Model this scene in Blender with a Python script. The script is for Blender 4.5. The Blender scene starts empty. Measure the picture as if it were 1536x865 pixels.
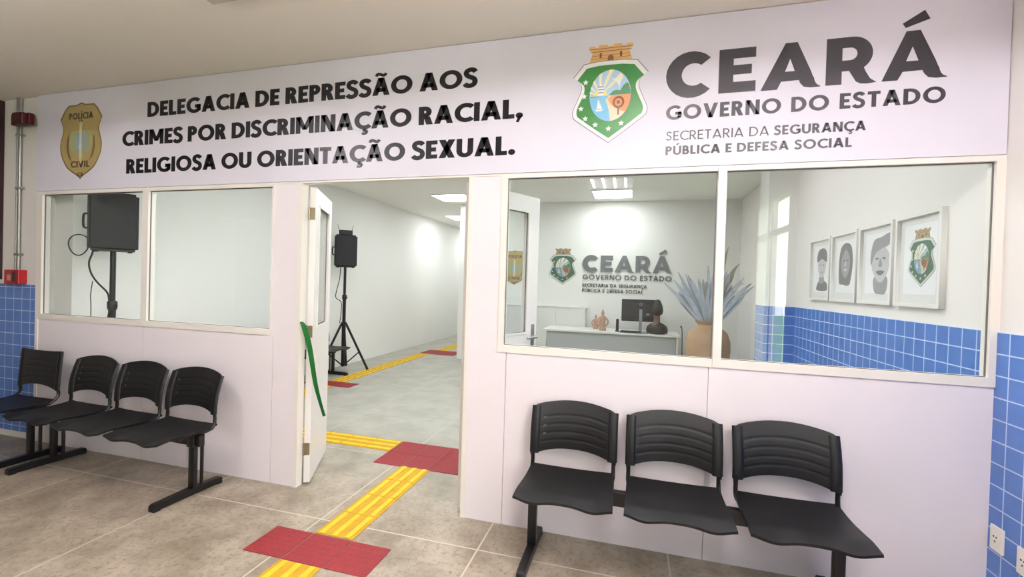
import bpy, bmesh, math, random
from mathutils import Vector, Matrix
random.seed(7)
S = bpy.context.scene
COL = S.collection
PI = math.pi

# ------------------------------------------------------------------ camera, world, exposure
cd = bpy.data.cameras.new('camera')
cam = bpy.data.objects.new('camera', cd)
COL.objects.link(cam)
YAW, PITCH, ROLL, FPX = -0.2670, -0.0115, 0.0295, 668.26
def cam_axes():
    f = Vector((math.sin(YAW), math.cos(YAW), 0)); r = Vector((math.cos(YAW), -math.sin(YAW), 0)); u = Vector((0, 0, 1))
    f, u = f*math.cos(PITCH)+u*math.sin(PITCH), u*math.cos(PITCH)-f*math.sin(PITCH)
    r, u = r*math.cos(ROLL)+u*math.sin(ROLL), u*math.cos(ROLL)-r*math.sin(ROLL)
    return r, u, f
r_, u_, f_ = cam_axes()
m = Matrix((r_, u_, -f_)).transposed().to_4x4()
m.translation = Vector((3.4494, -2.5757, 1.4552))
cam.matrix_world = m
cd.sensor_width = 36.0
cd.lens = FPX/1536*36.0
cd.clip_start = 0.05
S.camera = cam

S.view_settings.view_transform = 'Standard'
S.view_settings.look = 'None'
S.view_settings.gamma = 1.0
S.view_settings.use_curve_mapping = False
S.view_settings.exposure = 0.38

SKY_STRENGTH = 15.0         # overcast daylight outside the hall window
OFFICE_LAMP = 15.0         # flat panels in the office ceiling
HALL_TUBE = 84.0           # tubes of the hall troffers
w = bpy.data.worlds.new('overcast_sky'); S.world = w
w.use_nodes = True
bg = w.node_tree.nodes['Background']
bg.inputs[0].default_value = (1.0, 0.975, 0.975, 1)
bg.inputs[1].default_value = SKY_STRENGTH

# ------------------------------------------------------------------ materials
def lin(c):
    return tuple(((v/255)/12.92 if v/255 <= 0.04045 else ((v/255+0.055)/1.055)**2.4) for v in c)
def mat(name, rgb, rough=0.5, metal=0.0, spec=0.5, emit=0.0, var=0.0, scale=20, bump=0.0, bscale=200):
    m = bpy.data.materials.new(name); m.use_nodes = True
    nt = m.node_tree; b = nt.nodes['Principled BSDF']
    c = (*lin(rgb), 1)
    b.inputs['Base Color'].default_value = c
    b.inputs['Roughness'].default_value = rough
    b.inputs['Metallic'].default_value = metal
    b.inputs['Specular IOR Level'].default_value = spec
    if emit:
        b.inputs['Emission Color'].default_value = c
        b.inputs['Emission Strength'].default_value = emit
    if var:
        g = nt.nodes.new('ShaderNodeNewGeometry'); n = nt.nodes.new('ShaderNodeTexNoise'); n.inputs['Scale'].default_value = scale
        n.inputs['Detail'].default_value = 4
        nt.links.new(g.outputs['Position'], n.inputs['Vector'])
        mx = nt.nodes.new('ShaderNodeMix'); mx.data_type = 'RGBA'
        mx.inputs['A'].default_value = (*[max(0, x*(1-var)) for x in c[:3]], 1)
        mx.inputs['B'].default_value = (*[min(1, x*(1+var)) for x in c[:3]], 1)
        nt.links.new(n.outputs['Fac'], mx.inputs['Factor']); nt.links.new(mx.outputs['Result'], b.inputs['Base Color'])
    if bump:
        g = nt.nodes.new('ShaderNodeNewGeometry'); n = nt.nodes.new('ShaderNodeTexNoise'); n.inputs['Scale'].default_value = bscale
        nt.links.new(g.outputs['Position'], n.inputs['Vector'])
        bp = nt.nodes.new('ShaderNodeBump'); bp.inputs['Strength'].default_value = bump; bp.inputs['Distance'].default_value = 0.002
        nt.links.new(n.outputs['Fac'], bp.inputs['Height']); nt.links.new(bp.outputs['Normal'], b.inputs['Normal'])
    return m
def grid_lines(nt, pos_socket, axis, origin, step, width):
    """1 on a joint line, 0 elsewhere"""
    sp = nt.nodes.new('ShaderNodeSeparateXYZ'); nt.links.new(pos_socket, sp.inputs[0])
    a = nt.nodes.new('ShaderNodeMath'); a.operation = 'SUBTRACT'; a.inputs[1].default_value = origin - width/2
    nt.links.new(sp.outputs[axis], a.inputs[0])
    mo = nt.nodes.new('ShaderNodeMath'); mo.operation = 'FLOORED_MODULO'; mo.inputs[1].default_value = step
    nt.links.new(a.outputs[0], mo.inputs[0])
    lt = nt.nodes.new('ShaderNodeMath'); lt.operation = 'LESS_THAN'; lt.inputs[1].default_value = width
    nt.links.new(mo.outputs[0], lt.inputs[0])
    return lt.outputs[0]
def mmax(nt, a, b):
    q = nt.nodes.new('ShaderNodeMath'); q.operation = 'MAXIMUM'
    nt.links.new(a, q.inputs[0]); nt.links.new(b, q.inputs[1]); return q.outputs[0]
def tile_mat(name, haxis, horigin, hstep=0.1):
    m = bpy.data.materials.new(name); m.use_nodes = True
    nt = m.node_tree; b = nt.nodes['Principled BSDF']
    g = nt.nodes.new('ShaderNodeNewGeometry')
    l = mmax(nt, grid_lines(nt, g.outputs['Position'], haxis, horigin, hstep, 0.006), grid_lines(nt, g.outputs['Position'], 2, 1.297, 0.1, 0.006))
    n = nt.nodes.new('ShaderNodeTexNoise'); n.inputs['Scale'].default_value = 9
    nt.links.new(g.outputs['Position'], n.inputs['Vector'])
    mx0 = nt.nodes.new('ShaderNodeMix'); mx0.data_type = 'RGBA'
    mx0.inputs['A'].default_value = (*lin((72, 112, 186)), 1); mx0.inputs['B'].default_value = (*lin((94, 134, 204)), 1)
    nt.links.new(n.outputs['Fac'], mx0.inputs['Factor'])
    mx = nt.nodes.new('ShaderNodeMix'); mx.data_type = 'RGBA'
    nt.links.new(l, mx.inputs['Factor']); nt.links.new(mx0.outputs['Result'], mx.inputs['A'])
    mx.inputs['B'].default_value = (*lin((196, 212, 238)), 1)
    nt.links.new(mx.outputs['Result'], b.inputs['Base Color'])
    ro = nt.nodes.new('ShaderNodeMix'); ro.inputs['A'].default_value = 0.28; ro.inputs['B'].default_value = 0.8
    nt.links.new(l, ro.inputs['Factor']); nt.links.new(ro.outputs['Result'], b.inputs['Roughness'])
    bp = nt.nodes.new('ShaderNodeBump'); bp.inputs['Strength'].default_value = 0.5; bp.inputs['Distance'].default_value = 0.002; bp.invert = True
    nt.links.new(l, bp.inputs['Height']); nt.links.new(bp.outputs['Normal'], b.inputs['Normal'])
    return m
def floor_mat():
    m = bpy.data.materials.new('granilite_floor'); m.use_nodes = True
    nt = m.node_tree; b = nt.nodes['Principled BSDF']
    g = nt.nodes.new('ShaderNodeNewGeometry'); P = g.outputs['Position']
    l = mmax(nt, grid_lines(nt, P, 0, 0.672, 1.0, 0.009), grid_lines(nt, P, 1, -0.29, 1.0, 0.009))
    def noise(sc, det=5, ro=0.6):
        n = nt.nodes.new('ShaderNodeTexNoise'); n.inputs['Scale'].default_value = sc; n.inputs['Detail'].default_value = det; n.inputs['Roughness'].default_value = ro
        nt.links.new(P, n.inputs['Vector']); return n.outputs['Fac']
    def ramp(fac, a, c):
        r = nt.nodes.new('ShaderNodeMapRange'); r.inputs['From Min'].default_value = a; r.inputs['From Max'].default_value = c
        nt.links.new(fac, r.inputs['Value']); return r.outputs['Result']
    def mix(fac, A, B):
        x = nt.nodes.new('ShaderNodeMix'); x.data_type = 'RGBA'
        if hasattr(fac, 'links'): nt.links.new(fac, x.inputs['Factor'])
        else: x.inputs['Factor'].default_value = fac
        for s, v in (('A', A), ('B', B)):
            if hasattr(v, 'links'): nt.links.new(v, x.inputs[s])
            else: x.inputs[s].default_value = (*lin(v), 1)
        return x.outputs['Result']
    # the office floor is cleaner than the trodden hall floor: wear fades over the threshold
    sp = nt.nodes.new('ShaderNodeSeparateXYZ'); nt.links.new(P, sp.inputs[0])
    wob = nt.nodes.new('ShaderNodeMath'); wob.operation = 'MULTIPLY_ADD'; wob.inputs[1].default_value = 0.9
    nt.links.new(noise(2.2), wob.inputs[0]); nt.links.new(sp.outputs[1], wob.inputs[2])
    clean = ramp(wob.outputs[0], 0.2, 1.9)
    hall = mix(ramp(noise(3.5), 0.35, 0.66), (138, 125, 107), (180, 167, 149))
    hall = mix(ramp(noise(34, 9, 0.8), 0.50, 0.68), hall, (106, 92, 75))
    offi = mix(ramp(noise(3.5), 0.35, 0.66), (156, 154, 142), (175, 173, 161))
    base = mix(clean, hall, offi)
    v = nt.nodes.new('ShaderNodeTexVoronoi'); v.inputs['Scale'].default_value = 150; nt.links.new(P, v.inputs['Vector'])
    base = mix(ramp(v.outputs['Distance'], 0.16, 0.05), base, (120, 110, 96))
    base = mix(ramp(noise(330, 2), 0.62, 0.72), base, (205, 200, 188))
    col = mix(l, base, mix(clean, (202, 192, 177), (184, 182, 172)))
    nt.links.new(col, b.inputs['Base Color'])
    b.inputs['Roughness'].default_value = 0.42
    b.inputs['Specular IOR Level'].default_value = 0.35
    return m
def glass_mat():
    m = bpy.data.materials.new('clear_glass'); m.use_nodes = True
    nt = m.node_tree; nt.nodes.clear()
    o = nt.nodes.new('ShaderNodeOutputMaterial'); t = nt.nodes.new('ShaderNodeBsdfTransparent'); g = nt.nodes.new('ShaderNodeBsdfGlossy')
    geo = nt.nodes.new('ShaderNodeNewGeometry'); dt = nt.nodes.new('ShaderNodeVectorMath'); dt.operation = 'DOT_PRODUCT'
    nt.links.new(geo.outputs['Incoming'], dt.inputs[0]); nt.links.new(geo.outputs['Normal'], dt.inputs[1])
    def mth(op, a, b=None):
        q = nt.nodes.new('ShaderNodeMath'); q.operation = op
        for i, x in enumerate((a, b)):
            if x is None: continue
            if hasattr(x, 'links'): nt.links.new(x, q.inputs[i])
            else: q.inputs[i].default_value = x
        return q.outputs[0]
    ff = mth('MULTIPLY_ADD', mth('POWER', mth('SUBTRACT', 1.0, mth('ABSOLUTE', dt.outputs['Value'])), 5.0), 0.96); ff.node.inputs[2].default_value = 0.04
    t.inputs[0].default_value = (0.975, 0.99, 0.985, 1); g.inputs['Roughness'].default_value = 0.0
    mx = nt.nodes.new('ShaderNodeMixShader')
    nt.links.new(ff, mx.inputs[0]); nt.links.new(t.outputs[0], mx.inputs[1]); nt.links.new(g.outputs[0], mx.inputs[2])
    nt.links.new(mx.outputs[0], o.inputs[0])
    return m
M = dict(
    panel=mat('white_panel', (238, 230, 233), 0.38, var=0.02, scale=3),
    banner=mat('banner_vinyl', (222, 219, 230), 0.42, spec=0.35, var=0.01, scale=2),
    alu=mat('cream_aluminium', (236, 231, 222), 0.4),
    gasket=mat('grey_gasket', (104, 102, 97), 0.6),
    door=mat('white_lacquer', (236, 232, 226), 0.35),
    plaster=mat('white_plaster', (234, 233, 228), 0.75, var=0.02, scale=1.5, bump=0.08, bscale=120),
    hallwall=mat('hall_plaster', (230, 226, 221), 0.75, var=0.02, scale=1.5, bump=0.08, bscale=120),
    ceil=mat('ceiling_plaster', (240, 233, 223), 0.8, var=0.02, scale=1.2),
    ceilo=mat('office_ceiling_plaster', (242, 241, 235), 0.8, var=0.02, scale=1.2),
    tiler=tile_mat('blue_tile_side', 1, 0.02), tilef=tile_mat('blue_tile_front', 0, -1.527, 0.105), tilep=tile_mat('blue_tile_pier', 0, 5.078),
    floor=floor_mat(), glass=glass_mat(),
    ink=mat('black_print', (22, 21, 26), 0.36, spec=0.4), grey=mat('charcoal_print', (56, 54, 60), 0.3), raised=mat('raised_grey', (112, 114, 116), 0.4),
    black=mat('black_plastic', (19, 19, 20), 0.42, spec=0.4, var=0.12, scale=60, bump=0.25, bscale=600), blackm=mat('black_paint', (15, 15, 16), 0.35),
    slot=mat('slot_shadowless_black', (17, 17, 18), 0.6), blackc=mat('speaker_black', (24, 25, 27), 0.55), cable=mat('cable_rubber', (16, 16, 17), 0.5),
    grille=mat('speaker_grille', (30, 31, 33), 0.6, bump=0.6, bscale=900),
    yellow=mat('yellow_rubber', (232, 190, 22), 0.6, var=0.18, scale=14), yellowd=mat('yellow_groove_shade', (196, 152, 14), 0.7, var=0.2, scale=14), red=mat('red_rubber', (140, 32, 38), 0.65, var=0.15, scale=16),
    brass=mat('hinge_brass', (150, 138, 108), 0.4, metal=0.7), chrome=mat('chrome', (178, 178, 176), 0.42, metal=1.0),
    green=mat('green_satin_ribbon', (14, 100, 38), 0.35, var=0.12, scale=40),
    lamp=mat('lamp_diffuser', (246, 252, 255), 0.6, emit=OFFICE_LAMP), tube=mat('lamp_tube', (252, 246, 254), 0.6, emit=HALL_TUBE),
    lampw=mat('lamp_white', (232, 232, 228), 0.45), fixture=mat('ceiling_fixture_grey', (196, 190, 182), 0.5),
    deskw=mat('white_laminate', (222, 222, 216), 0.4), deskg=mat('grey_laminate', (176, 178, 176), 0.45),
    mon=mat('monitor_black', (26, 26, 28), 0.4), silver=mat('silver_plastic', (150, 152, 154), 0.35, metal=0.4),
    terra=mat('terracotta', (178, 146, 114), 0.7, var=0.15, scale=7), leaf=mat('dried_blue_palm', (188, 195, 203), 0.75, var=0.25, scale=18),
    leafd=mat('dried_grey_palm', (176, 166, 148), 0.75, var=0.25, scale=18),
    wood=mat('carved_wood', (186, 146, 120), 0.55, var=0.2, scale=30), dwood=mat('dark_carved_wood', (40, 32, 28), 0.5, var=0.2, scale=30), mwood=mat('brown_carved_wood', (118, 88, 70), 0.55, var=0.2, scale=30),
    frame=mat('white_picture_frame', (226, 224, 218), 0.4), mount=mat('picture_mount', (214, 214, 210), 0.7), paper=mat('drawing_paper', (226, 227, 228), 0.7),
    pen1=mat('pencil_dark', (116, 116, 116), 0.8), pen2=mat('pencil_mid', (150, 150, 150), 0.8), pen3=mat('pencil_light', (188, 188, 188), 0.8),
    icgreen=mat('muted_green', (62, 104, 80), 0.4), icwhite=mat('muted_white', (206, 206, 196), 0.4), icsky=mat('muted_sky', (160, 180, 190), 0.4), icsea=mat('muted_sea', (120, 150, 178), 0.4), icorange=mat('muted_orange', (164, 124, 96), 0.4), icsand=mat('muted_sand', (196, 184, 158), 0.4), icbrick=mat('muted_tower', (172, 150, 112), 0.4),  # darker, less saturated crest colours for the indoor crests
    cgreen=mat('crest_green', (52, 128, 58), 0.3, var=0.08, scale=10), cwhite=mat('crest_white', (240, 240, 240), 0.3), cline=mat('crest_outline', (116, 112, 128), 0.3),
    csky=mat('crest_sky', (176, 208, 232), 0.3), csea=mat('crest_sea', (122, 188, 222), 0.3), csand=mat('crest_sand', (236, 216, 186), 0.3), corange=mat('crest_orange', (226, 150, 104), 0.3),
    chill=mat('crest_hill', (70, 132, 84), 0.3), csun=mat('crest_sun', (246, 222, 120), 0.3), cray=mat('crest_ray', (250, 236, 190), 0.3), cbrick=mat('crest_tower', (222, 176, 116), 0.3), cbrown=mat('crest_brown', (122, 78, 44), 0.3),
    gold=mat('badge_gold', (188, 166, 108), 0.28, metal=0.25, var=0.12, scale=9), goldd=mat('badge_dark_gold', (128, 110, 62), 0.3, metal=0.2), bink=mat('badge_lettering', (72, 58, 40), 0.4),
    bblue=mat('badge_blue', (150, 172, 186), 0.25), bpale=mat('badge_pale', (216, 212, 176), 0.25), bteal=mat('badge_teal', (168, 172, 132), 0.25),
    alarm=mat('alarm_red', (168, 22, 28), 0.35), alarmd=mat('alarm_dark_red', (74, 12, 18), 0.35), galv=mat('galvanised_conduit', (150, 148, 142), 0.35, metal=0.5),
    outlet=mat('outlet_white', (236, 232, 224), 0.4), hole=mat('outlet_hole', (40, 38, 36), 0.6), orange=mat('orange_plastic', (236, 108, 62), 0.4),
    darkwood=mat('dark_red_wood', (48, 22, 22), 0.5), grass=mat('lawn', (116, 156, 72), 0.9, var=0.3, scale=6), wallo=mat('outside_wall', (206, 196, 190), 0.8), roofo=mat('outside_roof', (178, 84, 82), 0.8),
    bush=mat('bush_leaf', (84, 122, 66), 0.8, var=0.3, scale=12),
)

# ------------------------------------------------------------------ builders
def link(name, me, material, parent=None):
    o = bpy.data.objects.new(name, me); COL.objects.link(o)
    if material is not None:
        me.materials.clear(); me.materials.append(material)
    if parent: o.parent = parent
    return o
def tag(o, label, cat, group=None):
    o['label'] = label; o['category'] = cat
    if group: o['group'] = group
    return o
def thing(name, label, cat, loc=(0, 0, 0), rz=0.0, group=None):
    o = bpy.data.objects.new(name, None); COL.objects.link(o)
    o.location = loc; o.rotation_euler = (0, 0, rz); o.empty_display_size = 0.1
    return tag(o, label, cat, group)
def struct(o):
    o['kind'] = 'structure'; return o
def copy_tree(o, parent=None):
    c = o.copy(); COL.objects.link(c)
    if parent: c.parent = parent
    for ch in list(o.children): copy_tree(ch, c)
    return c
class MB:
    def __init__(s): s.b = bmesh.new(); s.smooth = False
    def box(s, x0, x1, y0, y1, z0, z1, mtx=None):
        v = [s.b.verts.new(p) for p in [(x0,y0,z0),(x1,y0,z0),(x1,y1,z0),(x0,y1,z0),(x0,y0,z1),(x1,y0,z1),(x1,y1,z1),(x0,y1,z1)]]
        for f in [(0,3,2,1),(4,5,6,7),(0,1,5,4),(1,2,6,5),(2,3,7,6),(3,0,4,7)]: s.b.faces.new([v[i] for i in f])
        if mtx:
            for q in v: q.co = mtx @ q.co
        return s
    def rbox(s, x0, x1, y0, y1, z0, z1, r=0.005, seg=2, mtx=None):
        t = bmesh.new(); k = MB.__new__(MB); k.b = t
        k.box(x0, x1, y0, y1, z0, z1)
        bmesh.ops.bevel(t, geom=t.edges[:], offset=r, segments=seg, affect='EDGES', profile=0.5)
        return s.merge(t, mtx)
    def merge(s, t, mtx=None):
        mp = {}
        for v in t.verts: mp[v] = s.b.verts.new(mtx @ v.co if mtx else v.co)
        for f in t.faces:
            try: s.b.faces.new([mp[v] for v in f.verts])
            except ValueError: pass
        t.free(); return s
    def tube(s, pts, r, n=8, flat=1.0, closed=False):
        pts = [Vector(p) for p in pts]; rings = []
        rr = r if isinstance(r, (list, tuple)) else [r]*len(pts)
        ref = None
        for i, p in enumerate(pts):
            a = pts[i-1] if (i or closed) else p; c = pts[(i+1) % len(pts)] if (i < len(pts)-1 or closed) else p
            d = (c-a).normalized()
            if ref is None: ref = Vector((0,0,1)) if abs(d.z) < 0.9 else Vector((1,0,0))
            e1 = (ref - d*ref.dot(d)).normalized(); e2 = d.cross(e1); ref = e1
            rings.append([s.b.verts.new(p + e1*math.cos(2*PI*k/n)*rr[i] + e2*math.sin(2*PI*k/n)*rr[i]*flat) for k in range(n)])
        for i in range(len(rings) - (0 if closed else 1)):
            A, B = rings[i], rings[(i+1) % len(rings)]
            for k in range(n): s.b.faces.new([A[k], A[(k+1) % n], B[(k+1) % n], B[k]])
        if not closed:
            s.b.faces.new(rings[0][::-1]); s.b.faces.new(rings[-1])
        s.smooth = True; return s
    def lathe(s, prof, c=(0, 0, 0), n=24, sx=1.0, sy=1.0):
        rings = []
        for (r, z) in prof:
            rings.append([s.b.verts.new((c[0]+r*sx*math.cos(2*PI*k/n), c[1]+r*sy*math.sin(2*PI*k/n), c[2]+z)) for k in range(n)])
        for A, B in zip(rings, rings[1:]):
            for k in range(n): s.b.faces.new([A[k], A[(k+1) % n], B[(k+1) % n], B[k]])
        s.b.faces.new(rings[0][::-1]); s.b.faces.new(rings[-1])
        s.smooth = True; return s
    def sheet(s, fn, nu, nv, t, skip=()):
        """closed shell of thickness t below the surface fn(u, v)"""
        P = [[Vector(fn(i/nu, j/nv)) for j in range(nv+1)] for i in range(nu+1)]
        def nrm(i, j):
            a = P[min(i+1, nu)][j]-P[max(i-1, 0)][j]; c = P[i][min(j+1, nv)]-P[i][max(j-1, 0)]
            return a.cross(c).normalized()
        top = {}; bot = {}
        def T(i, j):
            if (i, j) not in top: top[i, j] = s.b.verts.new(P[i][j])
            return top[i, j]
        def B(i, j):
            if (i, j) not in bot: bot[i, j] = s.b.verts.new(P[i][j]-nrm(i, j)*t)
            return bot[i, j]
        cells = {(i, j) for i in range(nu) for j in range(nv) if (i, j) not in skip}
        for (i, j) in cells:
            q = [(i, j), (i+1, j), (i+1, j+1), (i, j+1)]
            s.b.faces.new([T(*a) for a in q]); s.b.faces.new([B(*a) for a in q[::-1]])
            for (nb, e) in (((i, j-1), (q[0], q[1])), ((i+1, j), (q[1], q[2])), ((i, j+1), (q[2], q[3])), ((i-1, j), (q[3], q[0]))):
                if nb not in cells: s.b.faces.new([T(*e[1]), T(*e[0]), B(*e[0]), B(*e[1])])
        s.smooth = True; return s
    def build(s, name, material, parent=None, angle=40):
        bmesh.ops.recalc_face_normals(s.b, faces=s.b.faces)
        if s.smooth:
            for f in s.b.faces: f.smooth = True
            for e in s.b.edges:
                if len(e.link_faces) == 2 and e.calc_face_angle(0) > math.radians(angle): e.smooth = False
        me = bpy.data.meshes.new(name); s.b.to_mesh(me); s.b.free()
        return link(name, me, material, parent)
def bez(pts, n=10):
    """Catmull-Rom through the points"""
    P = [Vector(p) for p in pts]; out = []
    for i in range(len(P)-1):
        a = P[i-1] if i else P[i]; b, c = P[i], P[i+1]; d = P[i+2] if i+2 < len(P) else P[i+1]
        for k in range(n):
            t = k/n
            out.append(0.5*((2*b)+(c-a)*t+(2*a-5*b+4*c-d)*t*t+(3*b-a-3*c+d)*t**3))
    return out+[P[-1]]
# planes that flat print stands on: (u to the viewer's right, v up, d out of the wall)
def front(Y): return lambda u, v, d: (u, Y-d, v)
def side(X): return lambda u, v, d: (X-d, -u, v)
def curve_mesh(name, loops, depth):
    c = bpy.data.curves.new(name, 'CURVE'); c.dimensions = '2D'; c.fill_mode = 'BOTH'; c.extrude = depth/2
    for L in loops:
        sp = c.splines.new('POLY'); sp.points.add(len(L)-1); sp.use_cyclic_u = True
        for p, q in zip(sp.points, L): p.co = (q[0], q[1], 0, 1)
    o = bpy.data.objects.new(name, c)
    me = bpy.data.meshes.new_from_object(o)
    bpy.data.objects.remove(o); bpy.data.curves.remove(c)
    return me
def place(me, plane, d0, depth):
    for v in me.vertices: v.co = plane(v.co.x, v.co.y, d0+depth/2+v.co.z)
    b = bmesh.new(); b.from_mesh(me); bmesh.ops.recalc_face_normals(b, faces=b.faces); b.to_mesh(me); b.free()
def flat(name, loops, plane, d0, depth, material, parent=None):
    me = curve_mesh(name, loops, depth); place(me, plane, d0, depth)
    return link(name, me, material, parent)
def stroke(path, t, cap=0.0):
    """both edges of a stroke of width t along the path"""
    P = [Vector((x, y, 0)) for x, y in path]; L = []; R = []
    for i, p in enumerate(P):
        d = (P[min(i+1, len(P)-1)]-P[max(i-1, 0)]).normalized(); n = Vector((-d.y, d.x, 0))*t/2
        L.append((p+n)[:2]); R.append((p-n)[:2])
    return L, R
def band(rx, ry, cx, cy, a0, a1, t, th=None, n=20):
    th = th or t*0.88; A = []; B = []
    for k in range(n+1):
        a = math.radians(a0+(a1-a0)*k/n); c, q = math.cos(a), math.sin(a)
        A.append((cx+rx*c, cy+ry*q)); B.append((cx+(rx-t)*c, cy+(ry-th)*q))
    return A, B
def bar(x0, y0, x1, y1): return [(x0, y1), (x1, y1)], [(x0, y0), (x1, y0)]
def quad(a, b, c, d): return [a, b], [d, c]
def spath(pts, t, n=7): return stroke([(v.x, v.y) for v in bez([(x, y, 0) for x, y in pts], n)], t)
def glyph(ch, t):
    """(advance width, ribbons) of a geometric sans capital, cap height 1"""
    h = t*0.88; d = t*1.06
    if ch == 'A': w = 0.86; return w, [quad((w/2-d*.55, 1), (w/2+d*.55, 1), (d, 0), (0, 0)), quad((w/2-d*.55, 1), (w/2+d*.55, 1), (w, 0), (w-d, 0)), bar(0.19, 0.19, w-0.19, 0.19+h)]
    if ch == 'B': return 0.62, [bar(0, 0, t, 1), bar(t*.9, 1-h, .31, 1), bar(t*.9, .5-h/2, .34, .5+h/2), bar(t*.9, 0, .34, h), band(.25, .25+h/4, .31, .75-h/4, 90, -90, t, h), band(.28, .25+h/4, .34, .25+h/4, 90, -90, t, h)]
    if ch == 'C': return 0.80, [band(.52, .515, .52, .5, 46, 314, t, h)]
    if ch == 'D': return 0.80, [bar(0, 0, t, 1), bar(t*.9, 1-h, .31, 1), bar(t*.9, 0, .31, h), band(.49, .5, .31, .5, 90, -90, t, h)]
    if ch == 'E': return 0.54, [bar(0, 0, t, 1), bar(t*.9, 1-h, .54, 1), bar(t*.9, .5-h/2, .48, .5+h/2), bar(t*.9, 0, .54, h)]
    if ch == 'F': return 0.52, [bar(0, 0, t, 1), bar(t*.9, 1-h, .52, 1), bar(t*.9, .47-h/2, .46, .47+h/2)]
    if ch == 'G': return 0.93, [band(.52, .515, .52, .5, 44, 318, t, h), bar(.56, .54-h, .93, .54), bar(.93-t*.95, .13, .93, .54)]
    if ch == 'I': return t, [bar(0, 0, t, 1)]
    if ch == 'L': return 0.50, [bar(0, 0, t, 1), bar(t*.9, 0, .50, h)]
    if ch == 'M': w = 0.98; return w, [bar(0, 0, t, 1), bar(w-t, 0, w, 1), quad((0, 1), (d*1.05, 1), (w/2+d*.45, .22), (w/2-d*.45, .22)), quad((w-d*1.05, 1), (w, 1), (w/2+d*.45, .22), (w/2-d*.45, .22))]
    if ch == 'N': w = 0.78; return w, [bar(0, 0, t, 1), bar(w-t, 0, w, 1), quad((0, 1), (d*1.15, 1), (w, 0), (w-d*1.15, 0))]
    if ch == 'O': return 1.04, [band(.52, .515, .52, .5, 0, 360, t, h, 36)]
    if ch == 'P': return 0.60, [bar(0, 0, t, 1), bar(t*.9, 1-h, .29, 1), bar(t*.9, .40, .29, .40+h), band(.31, .30, .29, .70, 90, -90, t, h)]
    if ch == 'R': w, r = glyph('P', t); return 0.66, r+[quad((.22, .44), (.22+d*1.12, .44), (.67, 0), (.67-d*1.12, 0))]
    if ch == 'S': return 0.60, [spath([(.52, .80), (.44, .895), (.30, .93), (.15, .87), (.105, .74), (.17, .61), (.31, .52), (.45, .43), (.50, .28), (.44, .13), (.28, .065), (.13, .10), (.045, .20)], t*.92)]
    if ch == 'T': return 0.62, [bar(.31-t/2, 0, .31+t/2, 1-h*.9), bar(0, 1-h, .62, 1)]
    if ch == 'U': return 0.76, [bar(0, .34, t, 1), bar(.76-t, .34, .76, 1), band(.38, .355, .38, .34, 180, 360, t, h)]
    if ch == 'V': w = 0.84; return w, [quad((0, 1), (d, 1), (w/2+d*.55, 0), (w/2-d*.55, 0)), quad((w-d, 1), (w, 1), (w/2+d*.55, 0), (w/2-d*.55, 0))]
    if ch == 'X': w = 0.76; return w, [quad((0, 1), (d*1.15, 1), (w, 0), (w-d*1.15, 0)), quad((w-d*1.15, 1), (w, 1), (d*1.15, 0), (0, 0))]
    if ch == '.': return t*1.1, [band(t*.6, t*.6, t*.55, t*.55, 0, 360, t*.599, t*.599, 16)]
    if ch == ',': return t*1.1, [band(t*.6, t*.6, t*.55, t*.55, 0, 360, t*.599, t*.599, 16), quad((t*.35, t*.3), (t*1.1, t*.6), (t*.45, -t*.85), (0, -t*.75))]
    if ch in 'ÃÁÚÍ':
        w, r = glyph({'Ã': 'A', 'Á': 'A', 'Ú': 'U', 'Í': 'I'}[ch], t); c = w/2
        if ch == 'Ã': return w, r+[spath([(c-.25, 1.10), (c-.19, 1.20), (c-.10, 1.215), (c+.08, 1.135), (c+.17, 1.145), (c+.24, 1.24)], t*.62)]
        return w, r+[quad((c+.02, 1.32), (c+.22, 1.28), (c-.02, 1.08), (c-.13, 1.10))]
    if ch == 'Ç': w, r = glyph('C', t); return w, r+[spath([(.55, .03), (.50, -.07), (.62, -.11), (.63, -.20), (.53, -.26), (.40, -.23)], t*.55)]
    raise KeyError(ch)
def text(name, string, x0, x1, base, cap, plane, d0, depth, material, parent, t=0.2, gap=0.10, space=0.30, whole=False):
    """each word its own mesh, the line fitted to x0..x1"""
    words = []; x = 0; cur = []
    for ch in string+' ':
        if ch == ' ':
            words.append(cur); cur = []; x += space
        else:
            w, r = glyph(ch, t); cur.append((x, r)); x += w+gap
    tot = x-space-gap; k = (x1-x0)/tot; outs = []
    if whole: words = [sum(words, [])]
    for wd in words:
        b = bmesh.new()
        for ox, rr in wd:
            for A, B in rr:
                f = lambda q, d: b.verts.new(plane(x0+(ox+q[0])*k, base+q[1]*cap, d))
                v = [[f(q, d0+depth) for q in A], [f(q, d0+depth) for q in B], [f(q, d0) for q in A], [f(q, d0) for q in B]]
                for i in range(len(A)-1):
                    for (p, q) in ((0, 1), (2, 3), (0, 2), (1, 3)): b.faces.new([v[p][i], v[p][i+1], v[q][i+1], v[q][i]])
                for i in (0, -1): b.faces.new([v[0][i], v[1][i], v[3][i], v[2][i]])
        bmesh.ops.recalc_face_normals(b, faces=b.faces)
        me = bpy.data.meshes.new(name); b.to_mesh(me); b.free(); outs.append(link(name, me, material, parent))
    return outs
def ell(cx, cy, rx, ry, n=32, a0=0, a1=2*PI): return [(cx+rx*math.cos(a0+(a1-a0)*k/n), cy+ry*math.sin(a0+(a1-a0)*k/n)) for k in range(n+(0 if abs(a1-a0-2*PI) < 1e-6 else 1))]
def star(cx, cy, r, n=5): return [(cx+(r if k % 2 == 0 else r*0.45)*math.sin(PI*k/n), cy+(r if k % 2 == 0 else r*0.45)*math.cos(PI*k/n)) for k in range(2*n)]

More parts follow.
